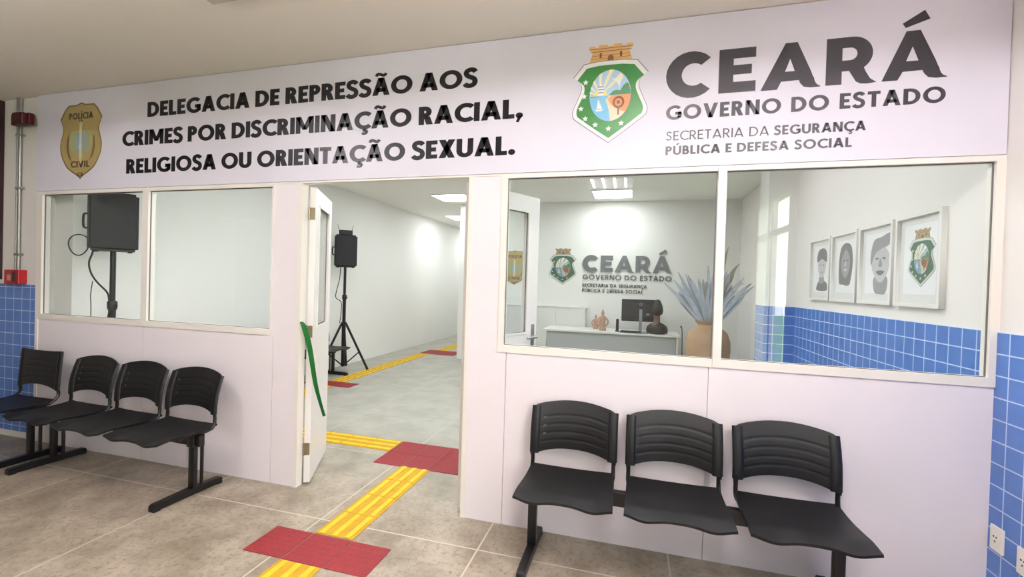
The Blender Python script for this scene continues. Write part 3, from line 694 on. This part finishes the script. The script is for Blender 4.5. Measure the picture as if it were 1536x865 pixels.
panel_lamp(1.00, 0.80, 'unseen ceiling light added as office fill, behind the header over the doorway')  # second added fill lamp, also out of view
panel_lamp(-0.36, 9.20, 'square ceiling light at the corridor end')
def troffer(x, y, label, drop=0.0):
    t = thing('tube_light', label, 'ceiling light', (x, y, H-drop), group='tube lights in the hall ceiling')
    if drop:  # rods are added: lamp hung lower so its tubes brighten the ceiling
        for c in (-0.25, 0.25): MB().tube([(c, 0, 0.0), (c, 0, drop)], 0.006, 8).build('added_rod', M['chrome'], t)
    MB().box(-0.31, 0.31, -0.31, 0.31, -0.03, 0).box(-0.31, 0.31, -0.31, -0.295, -0.075, -0.0301).box(-0.31, 0.31, 0.295, 0.31, -0.075, -0.0301).build('housing', M['lampw'], t) if not drop else \
        MB().box(-0.31, 0.31, -0.03, 0.03, -0.03, 0).box(-0.31, 0.31, -0.31, -0.295, -0.075, 0.0).box(-0.31, 0.31, 0.295, 0.31, -0.075, 0.0).build('housing', M['lampw'], t)
    for k in range(4):
        c = (k-1.5)*0.145
        MB().tube([(c, -0.294, -0.060), (c, 0.294, -0.060)], 0.013, 10).build('tube', M['tube'], t)
troffer(3.08, -3.55, 'four-tube ceiling light of the hall mirrored in the right window')
troffer(4.55, -2.00, 'unseen four-tube light added to brighten the hall beside the blue side wall', 0.16)  # added out of view to brighten the right end of the hall
troffer(0.46, -1.68, 'four-tube ceiling light over the hall left of the camera', 0.16)
troffer(3.55, -1.45, 'four-tube ceiling light over the hall right above the camera', 0.16)
b = MB(); b.rbox(1.225, 1.80, -1.25, -0.69, H-0.022, H+0.0, 0.010, 4)
tag(b.build('ceiling_fixture', M['fixture']), 'pale rounded fixture on the hall ceiling, cut by the top edge of the picture', 'ceiling fixture')

# ================================================================== SPEAKERS
def make_speaker(name, label, loc, rz):
    """front faces -y; origin at the middle of the base"""
    t = thing(name, label, 'speaker', loc, rz, 'black loudspeakers')
    b = bmesh.new(); Wf, Wb, D, Hh = 0.165, 0.115, 0.27, 0.50
    lo = [b.verts.new(p) for p in [(-Wf, -D/2, 0), (Wf, -D/2, 0), (Wf, 0.02, 0), (Wb, D/2, 0), (-Wb, D/2, 0), (-Wf, 0.02, 0)]]
    hi = [b.verts.new((v.co.x, v.co.y, Hh)) for v in lo]
    b.faces.new(lo[::-1]); b.faces.new(hi)
    for i in range(6): b.faces.new([lo[i], lo[(i+1) % 6], hi[(i+1) % 6], hi[i]])
    bmesh.ops.bevel(b, geom=b.edges[:], offset=0.022, segments=3, affect='EDGES')
    k = MB(); k.merge(b); k.smooth = True
    k.build('cabinet', M['blackc'], t, 30)
    g = MB().sheet(lambda u, v: (-0.143+0.286*u, -D/2-0.004-0.010*math.sin(PI*u), 0.025+0.45*v+0.010*math.sin(PI*u)*(v > 0.99)), 12, 8, 0.004)
    g.build('grille', M['grille'], t)
    for x in (-0.11, 0.11): MB().lathe([(0.016, -0.012), (0.018, 0.0), (0.016, 0.004)], (x, -0.06, 0.0), 12).build('rubber_foot', M['cable'], t)
    MB().tube(bez([(-0.165, 0.01, 0.19), (-0.190, 0.01, 0.20), (-0.190, 0.01, 0.30), (-0.165, 0.01, 0.31)], 5), 0.008, 8).build('handle', M['blackc'], t)
    return t
def make_stand(name, label, loc, top, hub, r, angs, rz=0):
    t = thing(name, label, 'speaker stand', loc, rz, 'black tripod speaker stands')
    MB().tube([(0, 0, 0.07), (0, 0, hub+0.02)], 0.030, 12).build('lower_pole', M['blackm'], t)
    MB().tube([(0, 0, hub+0.02), (0, 0, 1.16)], 0.026, 12).build('pole', M['blackm'], t)
    MB().tube([(0, 0, 1.16), (0, 0, top)], 0.021, 12).build('upper_pole', M['blackm'], t)
    c = MB().lathe([(0.030, -0.04), (0.036, -0.02), (0.036, 0.03), (0.029, 0.04)], (0, 0, 1.16), 14); c.tube([(0.025, 0, 1.16), (0.055, 0, 1.16)], 0.008, 8)
    c.build('collar', M['blackm'], t)
    MB().lathe([(0.036, -0.03), (0.046, -0.02), (0.046, 0.02), (0.034, 0.03)], (0, 0, hub), 14).build('hub', M['blackm'], t)
    MB().lathe([(0.024, -0.02), (0.030, -0.015), (0.030, 0.015), (0.024, 0.02)], (0, 0, 0.10), 14).build('lower_hub', M['blackm'], t)
    for a in angs:
        a = math.radians(a); d = Vector((math.cos(a), math.sin(a), 0))
        p0 = d*0.035+Vector((0, 0, hub)); p1 = d*r+Vector((0, 0, 0.025))
        lg = MB().tube([p0, p1], 0.018, 8).build('leg', M['blackm'], t)
        MB().tube([p1+(p0-p1)*0.05, p1-(p0-p1).normalized()*0.012], 0.019, 8).build('rubber_foot', M['cable'], lg)
        mid = p0+(p1-p0)*0.62
        MB().tube([d*0.028+Vector((0, 0, 0.10)), mid], 0.010, 6).build('brace', M['blackm'], t)
    return t
SB = 1.632
st2 = make_stand('speaker_stand', 'black tripod speaker stand seen through the doorway, at the inner left wall', (-0.945, 3.50, 0), SB, 0.74, 0.37, (28, 118, 236))
sp2 = make_speaker('speaker', 'black loudspeaker seen through the doorway, high on its tripod', (-0.945, 3.50, SB), math.radians(38))
st1 = make_stand('speaker_stand', 'black speaker stand pole seen through the far-left window', (-0.950, 0.262, 0), SB, 0.62, 0.19, (35, 150, 272))
sp1 = make_speaker('speaker', 'charcoal loudspeaker behind the glass of the far-left window', (-0.950, 0.262, SB), math.radians(57))
rc = thing('wireless_receiver', 'small black receiver with two antennas on top of the doorway speaker', 'receiver', (-0.935, 3.48, SB+0.50), math.radians(38))
MB().rbox(-0.10, 0.10, -0.07, 0.07, 0.0, 0.075, 0.008).build('body', M['blackc'], rc)
for x in (-0.095, 0.09): MB().tube([(x, 0.05, 0.07), (x*1.25, 0.05, 0.17)], [0.004, 0.002], 6).build('antenna', M['cable'], rc)
# cables of the left speaker
cb1 = MB().tube(bez([(-1.09, 0.215, 1.80), (-1.105, 0.21, 1.72), (-1.10, 0.20, 1.62), (-1.125, 0.19, 1.53), (-1.10, 0.19, 1.44), (-1.04, 0.20, 1.36), (-0.975, 0.235, 1.275), (-0.950, 0.238, 1.20), (-0.944, 0.238, 1.12), (-0.965, 0.238, 1.05)], 6), 0.007, 7)
tag(cb1.build('speaker_cable', M['cable']), 'thick black cable hanging from the far-left window speaker to its pole', 'cable', 'speaker cables')
lp = MB().tube([(-1.083+0.122*math.cos(2*PI*k/28), 0.088+0.006*math.sin(4*PI*k/28), 1.672+0.088*math.sin(2*PI*k/28)) for k in range(28)], 0.005, 6, closed=True)
tag(lp.build('cable_loop', M['cable']), 'round loop of thin black cable left of the far-left window speaker', 'cable', 'speaker cables')
tag(MB().tube(bez([(-1.10, 0.205, 1.37), (-1.115, 0.2, 1.25), (-1.108, 0.2, 1.1), (-1.12, 0.2, 0.6), (-1.10, 0.2, 0.01)], 5), 0.0035, 6).build('thin_cable', M['cable']), 'thin black wire hanging down left of the far-left speaker pole', 'cable', 'speaker cables')
tag(MB().tube(bez([(-0.985, 3.44, 1.63), (-0.99, 3.43, 1.45), (-1.035, 3.42, 1.25), (-1.04, 3.42, 1.15), (-0.975, 3.46, 1.08), (-0.972, 3.46, 0.9), (-0.985, 3.45, 0.75)], 6), 0.006, 6).build('speaker_cable', M['cable']), 'black cable looping beside the doorway tripod pole', 'cable', 'speaker cables')

# ================================================================== OFFICE FURNITURE
dk = thing('office_desk', 'white-topped grey office desk below the wall lettering, seen through the right window', 'desk', (3.10, 4.80, 0))
MB().rbox(-1.04, 1.04, -0.32, 0.30, 0.715, 0.745, 0.004).build('desktop', M['deskw'], dk)
MB().box(-1.00, 0.98, -0.27, -0.252, 0.18, 0.714).build('modesty_panel', M['deskg'], dk)
for x in (-1.02, 0.985): MB().box(x, x+0.03, -0.30, 0.28, 0.0, 0.714).build('side_panel', M['deskw'], dk)
cbn = thing('cabinet', 'pale grey low cabinet behind the left part of the desk', 'cabinet', (2.0, 5.19, 0))
MB().rbox(-0.85, 0.66, -0.055, 0.085, 0.0, 1.06, 0.004).build('body', M['deskw'], cbn)
MB().rbox(-0.87, 0.68, -0.065, 0.09, 1.061, 1.08, 0.004).build('top', M['deskw'], cbn)
for x in (-0.83, -0.34, 0.15): MB().rbox(x, x+0.48, -0.066, -0.0551, 0.05, 1.03, 0.003).build('door', M['deskw'], cbn)
mo = thing('monitor', 'black computer monitor seen from behind on the desk', 'monitor', (3.565, 4.76, 0.745))
MB().rbox(-0.295, 0.295, 0.0, 0.035, 0.165, 0.515, 0.008).rbox(-0.16, 0.16, -0.025, 0.002, 0.22, 0.46, 0.012).build('casing', M['mon'], mo)
MB().rbox(-0.024, 0.024, -0.05, -0.022, 0.0, 0.36, 0.004).build('stand_column', M['silver'], mo)
MB().rbox(-0.12, 0.12, -0.10, 0.09, 0.0, 0.014, 0.005).build('stand_base', M['silver'], mo)
flat('maker_mark', [ell(0, 0.44, 0.026, 0.026, 24), ell(0, 0.44, 0.021, 0.021, 24)], front(0), 0.026, 0.001, M['silver'], mo)
text('maker_mark', 'DELL', -0.016, 0.016, 0.434, 0.012, front(0), 0.026, 0.001, M['silver'], mo, 0.2, 0.1, 0.3)
flat('socket_cover', [[(0.085, 0.275), (0.135, 0.275), (0.135, 0.295), (0.085, 0.295)]], front(0), 0.026, 0.001, M['silver'], mo)
kb = thing('keyboard', 'black keyboard lying on the desk left of the monitor stand', 'keyboard', (3.42, 4.592, 0.745))
MB().rbox(-0.16, 0.16, -0.06, 0.06, 0.0, 0.022, 0.006).build('body', M['mon'], kb)
MB().box(-0.15, 0.15, -0.05, 0.05, 0.0225, 0.028).build('keys', M['blackc'], kb)
ph = thing('desk_phone', 'small upright black device standing at the left end of the monitor', 'device', (3.215, 4.66, 0.745))
MB().rbox(-0.03, 0.03, -0.05, 0.05, 0.0, 0.018, 0.004).build('base', M['mon'], ph); MB().rbox(-0.022, 0.022, -0.02, 0.02, 0.018, 0.20, 0.005).build('body', M['mon'], ph)
tag(MB().tube(bez([(3.225, 4.585, 0.752), (3.28, 4.512, 0.752), (3.50, 4.500, 0.752), (3.68, 4.496, 0.752)], 6), 0.006, 6).build('desk_cable', M['cable']), 'black cable lying along the front edge of the desk', 'cable', 'desk cables')
tag(MB().tube(bez([(4.155, 4.70, 0.86), (4.16, 4.62, 0.88), (4.165, 4.54, 0.82), (4.165, 4.49, 0.70), (4.17, 4.46, 0.40), (4.20, 4.44, 0.12), (4.23, 4.42, 0.008)], 6), 0.007, 6).build('desk_cable', M['cable']), 'black cable hanging down the right end of the desk', 'cable', 'desk cables')
# bust
bu = thing('bust_sculpture', 'dark carved bust with wrapped hair in front of the monitor', 'sculpture', (3.81, 4.60, 0.745))
k = MB().lathe([(0.09, 0.0), (0.155, 0.02), (0.16, 0.07), (0.145, 0.12), (0.10, 0.155), (0.05, 0.175), (0.04, 0.19)], (0, 0, 0), 24, 1.0, 0.6)
k.build('shoulders', M['dwood'], bu)
k = MB().lathe([(0.055, 0.15), (0.045, 0.20), (0.040, 0.24), (0.050, 0.27), (0.062, 0.31), (0.064, 0.35), (0.050, 0.39), (0.02, 0.41)], (-0.01, 0, 0), 20, 1.0, 1.05)
k.build('head', M['mwood'], bu)
k = MB().lathe([(0.045, 0.285), (0.078, 0.31), (0.088, 0.36), (0.080, 0.42), (0.060, 0.475), (0.035, 0.515), (0.012, 0.53)], (-0.005, -0.018, 0), 20)
k.build('hair', M['dwood'], bu)
# carved figurines
def figurine(label, loc, s=1.0):
    t = thing('carved_figurine', label, 'figurine', loc, 0, 'carved figurines on the desk')
    k = MB().lathe([(0.055*s, 0), (0.060*s, 0.02*s), (0.050*s, 0.05*s), (0.044*s, 0.10*s), (0.048*s, 0.15*s), (0.052*s, 0.19*s), (0.030*s, 0.235*s), (0.018*s, 0.25*s)], (0, 0, 0), 18, 1.0, 0.75); k.build('body', M['wood'], t)
    k = MB().lathe([(0.014*s, 0.245*s), (0.026*s, 0.262*s), (0.028*s, 0.285*s), (0.018*s, 0.31*s), (0.010*s, 0.33*s), (0.006*s, 0.345*s)], (0, 0, 0), 14); k.build('head', M['wood'], t)
    for q in (-1, 1): MB().tube(bez([(q*0.032*s, 0, 0.225*s), (q*0.078*s, -0.005*s, 0.17*s), (q*0.082*s, -0.01*s, 0.12*s), (q*0.045*s, -0.02*s, 0.075*s)], 6), 0.013*s, 8).build('arm', M['wood'], t)
figurine('carved brown figurine with arms on its hips, left of the monitor', (2.985, 4.66, 0.745))
figurine('smaller carved figurine half hidden behind the other one', (2.86, 4.86, 0.745), 0.72)
# big pot with dried palm leaves
vz = thing('floor_vase', 'tall terracotta floor vase behind the post between the right windows', 'vase', (4.365, 3.50, 0))
k = MB().lathe([(0.16, 0.0), (0.175, 0.02), (0.20, 0.20), (0.245, 0.48), (0.265, 0.68), (0.262, 0.80), (0.225, 0.91), (0.165, 0.965), (0.125, 0.985), (0.120, 1.01), (0.150, 1.04), (0.152, 1.055), (0.13, 1.055), (0.10, 1.0)], (0, 0, 0), 36)
k.build('body', M['terra'], vz)
vl = thing('dried_palm_leaves', 'fan of dried blue-grey palm leaves standing in the terracotta vase', 'dried leaves', (4.365, 3.50, 1.0))
for i in range(64):
    a = -0.88+1.76*(i+0.5)/64+random.uniform(-0.05, 0.05); L = random.uniform(0.50, 0.78)*(1.0-0.12*abs(a)); ty = random.uniform(-0.35, 0.25)
    d = Vector((math.sin(a)*0.78, ty*0.5, math.cos(a))).normalized(); nrm = Vector((0.2*random.uniform(-1, 1), -1, 0.1)).normalized(); wv = d.cross(nrm).normalized()
    wd = random.uniform(0.018, 0.034); bend = random.uniform(-0.06, 0.10)*(1 if a > 0 else -1)
    base = Vector((math.sin(a)*0.05, ty*0.08, -0.02))
    def lf(u, v, d=d, wv=wv, L=L, wd=wd, bend=bend, base=base, nrm=nrm):
        p = base+d*(L*v)+Vector((1, 0, -0.4))*bend*v*v
        ww = wd*(0.35+1.1*v*(1-v)*2.2 if v < 0.9 else 0.45*(1-v)/0.1+0.15)
        return p+wv*(u-0.5)*2*ww+nrm*(-0.006*(1-(2*u-1)**2))
    MB().sheet(lf, 2, 8, 0.002).build('palm_leaf', M['leaf'] if i % 4 else M['leafd'], vl)
for (dx, dz, c) in ((0.36, 0.95, 0.25), (0.22, 1.08, 0.12), (0.42, 0.72, 0.30)):
    def lf(u, v, dx=dx, dz=dz, c=c):
        p = Vector((dx*v, 0.06*v, dz*v-c*max(0, v-0.6)**2*4)); ww = 0.05*math.sin(PI*min(1, 0.15+v*0.85))+0.002
        return p+Vector((ww*(u-0.5)*1.6, ww*(u-0.5)*0.5, -ww*abs(u-0.5)))
    MB().sheet(lf, 4, 10, 0.002).build('palm_leaf', M['leafd'], vl)

# raised sign on the office end wall
FE = front(5.286)
ws = thing('wall_sign', 'raised grey state government lettering on the office end wall', 'sign', (3.3, 5.286, 1.7))
ws.location = (0, 0, 0)
def remap(L): return [(2.570+(x-3.585)*(4.050-2.570)/(4.836-3.585), 1.700+(y-2.488)*(1.985-1.700)/(2.722-2.488)) for x, y in L]
for k in ('C', 'E', 'A', 'R'): flat('raised_letter', [remap(L) for L in WORD[k]], FE, 0.004, 0.018, M['raised'], ws)
flat('raised_letter', [remap(L) for L in WORD['Á']+WORD['acc']], FE, 0.004, 0.018, M['raised'], ws)
text('raised_word', 'GOVERNO DO ESTADO', 2.575, 4.05, 1.565, 0.085, FE, 0.002, 0.012, M['raised'], ws, 0.20, 0.13, 0.42)
text('raised_word', 'SECRETARIA DA SEGURANÇA', 2.575, 3.66, 1.437, 0.055, FE, 0.002, 0.010, M['ink'], ws, 0.155, 0.16, 0.44)
text('raised_word', 'PÚBLICA E DEFESA SOCIAL', 2.575, 3.60, 1.345, 0.055, FE, 0.002, 0.010, M['ink'], ws, 0.155, 0.16, 0.44)
wc = thing('wall_crest', 'green shield crest with tower on the office end wall, left of the raised lettering', 'crest')
crest(wc, front(5.284), 2.222, 1.728, 1.16, 0.0012, True)
wb = thing('wall_badge', 'golden police badge on the office end wall behind the glass of the right door leaf', 'badge')
badge(wb, front(5.284), 1.335, 1.745, 1.0, 0.0012)

# framed pictures on the right wall
SR = side(5.078)
def picture(y, label, z0=1.385, z1=1.942, w_=0.445):
    t = thing('framed_picture', label, 'picture', group='white framed pictures on the side wall')
    u0, u1 = -y-w_/2, -y+w_/2; fw = 0.022
    rect = lambda a, b, c, d: [(a, c), (b, c), (b, d), (a, d)]
    flat('frame', [rect(u0, u1, z0, z1), rect(u0+fw, u1-fw, z0+fw, z1-fw)], SR, 0.0, 0.03, M['frame'], t)
    flat('mount', [rect(u0+fw, u1-fw, z0+fw, z1-fw)], SR, 0.0, 0.008, M['mount'], t)
    flat('paper', [rect(u0+0.065, u1-0.065, z0+0.075, z1-0.065)], SR, 0.008, 0.001, M['paper'], t)
    return t
def sketch(t, cx, shapes):
    for i, (L, mt) in enumerate(shapes): flat('drawing', [[(cx+x, y) for x, y in L]], SR, 0.009+0.0006*i, 0.0008, M[mt], t)
def sm(L): return smooth_loop(L, 4)
p1 = picture(2.03, 'white framed pencil portrait of a person in a cap, farthest of four')
sketch(p1, -2.01, [(sm([(-0.10, 1.475), (-0.10, 1.52), (-0.05, 1.56), (0.05, 1.56), (0.115, 1.53), (0.12, 1.475)]), 'pen1'), (sm([(-0.045, 1.54), (-0.045, 1.60), (0.04, 1.60), (0.045, 1.54)]), 'pen2'), (sm([(-0.085, 1.73), (-0.08, 1.66), (-0.03, 1.595), (0.03, 1.595), (0.075, 1.66), (0.085, 1.73), (0.0, 1.79)]), 'pen3'), (sm([(-0.10, 1.73), (-0.095, 1.81), (-0.04, 1.845), (0.05, 1.845), (0.10, 1.80), (0.098, 1.725), (0.0, 1.755)]), 'pen1'),
    (ell(-0.03, 1.70, 0.014, 0.006, 10), 'pen1'), (ell(0.035, 1.70, 0.014, 0.006, 10), 'pen1'), (ell(0.0, 1.635, 0.022, 0.006, 10), 'pen2')])
p2 = picture(1.555, 'white framed pencil portrait of a long dark-haired person, second from the far end')
sketch(p2, -1.545, [(sm([(-0.11, 1.54), (-0.12, 1.70), (-0.09, 1.82), (0.0, 1.855), (0.085, 1.82), (0.115, 1.70), (0.09, 1.56), (0.05, 1.515), (-0.05, 1.525)]), 'pen1'), (sm([(-0.075, 1.72), (-0.06, 1.62), (0.0, 1.575), (0.055, 1.62), (0.07, 1.72), (0.0, 1.80)]), 'pen2'), (ell(-0.03, 1.715, 0.016, 0.007, 10), 'pen1'), (ell(0.032, 1.715, 0.016, 0.007, 10), 'pen1'), (sm([(-0.035, 1.640), (0.0, 1.628), (0.035, 1.640), (0.0, 1.652)]), 'pen3'), (sm([(-0.012, 1.67), (0.012, 1.67), (0.0, 1.71)]), 'pen3')])
p3 = picture(1.075, 'white framed pencil portrait of a person in a tall headwrap, third from the far end')
sketch(p3, -1.025, [(sm([(-0.07, 1.47), (-0.09, 1.56), (0.0, 1.60), (0.09, 1.56), (0.07, 1.465), (0, 1.455)]), 'pen2'), (sm([(-0.115, 1.72), (-0.105, 1.62), (-0.03, 1.545), (0.04, 1.545), (0.10, 1.63), (0.11, 1.72), (0, 1.79)]), 'pen3'), (sm([(-0.125, 1.66), (-0.13, 1.74), (-0.09, 1.83), (0.0, 1.845), (0.115, 1.865), (0.115, 1.80), (0.06, 1.775), (0.0, 1.765), (-0.075, 1.735)]), 'pen2'), (ell(-0.045, 1.70, 0.020, 0.008, 12), 'pen1'), (ell(0.045, 1.70, 0.020, 0.008, 12), 'pen1'), (sm([(-0.022, 1.648), (0.022, 1.648), (0.0, 1.70)]), 'pen2'), (sm([(-0.05, 1.61), (0.0, 1.585), (0.05, 1.61), (0.0, 1.618)]), 'pen1')])
p4 = picture(0.595, 'white framed green shield crest, nearest of the four pictures on the side wall')
cr4 = bpy.data.objects.new('crest', None); COL.objects.link(cr4); cr4.parent = p4
crest(cr4, side(5.069), -0.575, 1.648, 0.62, 0.0004, True)

tag(MB().lathe([(0.004, 0.0), (0.055, 0.02), (0.078, 0.07), (0.066, 0.12), (0.038, 0.18), (0.012, 0.24)], (0.475, 5.208, 0.27), 18).build('orange_ornament', M['orange']), 'small orange object low on the office end wall beside the right door post', 'ornament')

# ================================================================== HALL DETAILS
# ribbon on the left door leaf
RIBBON = [(1.250, -0.014, 1.145), (1.285, -0.020, 1.125), (1.338, -0.022, 0.984), (1.390, -0.022, 0.751), (1.431, -0.020, 0.620), (1.468, -0.020, 0.525)]
def rib(u, v):
    q = RP[min(len(RP)-1, int(v*(len(RP)-1)+0.5))]
    wv = 0.004+0.0115*min(1, v*4)
    return (q.x+(u-0.5)*2*wv, q.y+0.012*math.sin(v*5)*(u-0.5), q.z+(u-0.5)*0.012)
RP = bez(RIBBON, 8)
tag(MB().sheet(rib, 3, 40, 0.0015).build('ribbon', M['green']), 'green satin ribbon hanging from the middle hinge of the left door leaf', 'ribbon')

# conduits, siren and call point on the pier left of the partition
cdt = thing('conduit', 'grey metal conduit pipe running down to the red call point', 'pipe', (-1.670, 0.02, 0))
MB().tube([(0, -0.016, 1.435), (0, -0.016, H-0.002)], 0.013, 10).build('pipe', M['galv'], cdt)
MB().tube([(-0.012, -0.016, 2.80), (-0.012, -0.016, H-0.002)], 0.020, 10).build('coupling', M['galv'], cdt)
for z in (1.58, 2.15, 2.60): MB().rbox(-0.038, 0.038, -0.031, 0.0, z-0.010, z+0.010, 0.002).build('clamp', M['galv'], cdt)
c2 = thing('conduit', 'thinner grey wire pipe left of the metal conduit', 'pipe', (-1.715, 0.02, 0))
MB().tube([(0, -0.012, 1.435), (0, -0.012, 2.73)], 0.007, 8).build('pipe', M['galv'], c2)
sr = thing('alarm_siren', 'dark red fire alarm siren high on the pier at the left edge', 'alarm', (-1.560, 0.02, 2.715))
MB().rbox(-0.125, 0.10, -0.075, -0.031, -0.048, 0.048, 0.010).build('base', M['alarmd'], sr)
MB().rbox(-0.03, 0.095, -0.118, -0.073, -0.055, 0.040, 0.012).build('horn', M['alarmd'], sr)
MB().lathe([(0.022, 0.049), (0.024, 0.062), (0.020, 0.072)], (-0.05, -0.052, 0), 12).build('gland', M['chrome'], sr)
cpt = thing('call_point', 'small red fire alarm call point box above the blue tiles at the left edge', 'alarm', (-1.675, 0.02, 1.384))
MB().rbox(-0.093, 0.093, -0.060, 0.0, -0.058, 0.062, 0.006).build('box', M['alarm'], cpt)
MB().box(-0.050, -0.005, -0.0615, -0.060, -0.030, 0.020).build('plate', M['wood'], cpt)
MB().box(0.020, 0.070, -0.064, -0.060, -0.040, 0.045).build('cover', M['alarmd'], cpt)
tag(MB().rbox(-2.65, -1.905, -0.02, 0.02, 1.36, 2.914, 0.004).build('wall_board', M['darkwood']), 'dark red-brown wooden board at the very left edge of the picture', 'board')
def outlet(y, z, label):
    t = thing('wall_outlet', label, 'outlet', (5.070, y, z), 0, 'outlets on the blue tiles')
    MB().rbox(-0.010, 0.0, -0.037, 0.037, -0.056, 0.056, 0.003).build('plate', M['outlet'], t)
    MB().rbox(-0.0135, -0.0095, -0.022, 0.022, -0.022, 0.022, 0.003).build('insert', M['outlet'], t)
    for (dy, dz) in ((-0.008, 0.010), (0.008, 0.010), (0, -0.010)): MB().tube([(-0.0145, dy, dz), (-0.013, dy, dz)], 0.004, 8).build('hole', M['hole'], t)
outlet(-0.063, 0.366, 'white wall outlet low on the blue tiles beside the partition')
outlet(-0.212, 0.345, 'white wall outlet cut by the right edge of the picture')
# what stands outside the hall window
ob = thing('outside_building', 'pale building with a red roof edge outside the hall window', 'building', (26.0, -34.0, -0.12))
MB().box(0, 6, -8, 8, 0, 3.2).build('wall', M['wallo'], ob); MB().box(-0.4, 6.4, -8.4, 8.4, 3.2, 3.6).build('roof', M['roofo'], ob)
for y in (-6, -2, 2, 6): MB().box(-0.03, 0, y-0.7, y+0.7, 1.0, 2.3).build('window', M['mon'], ob)
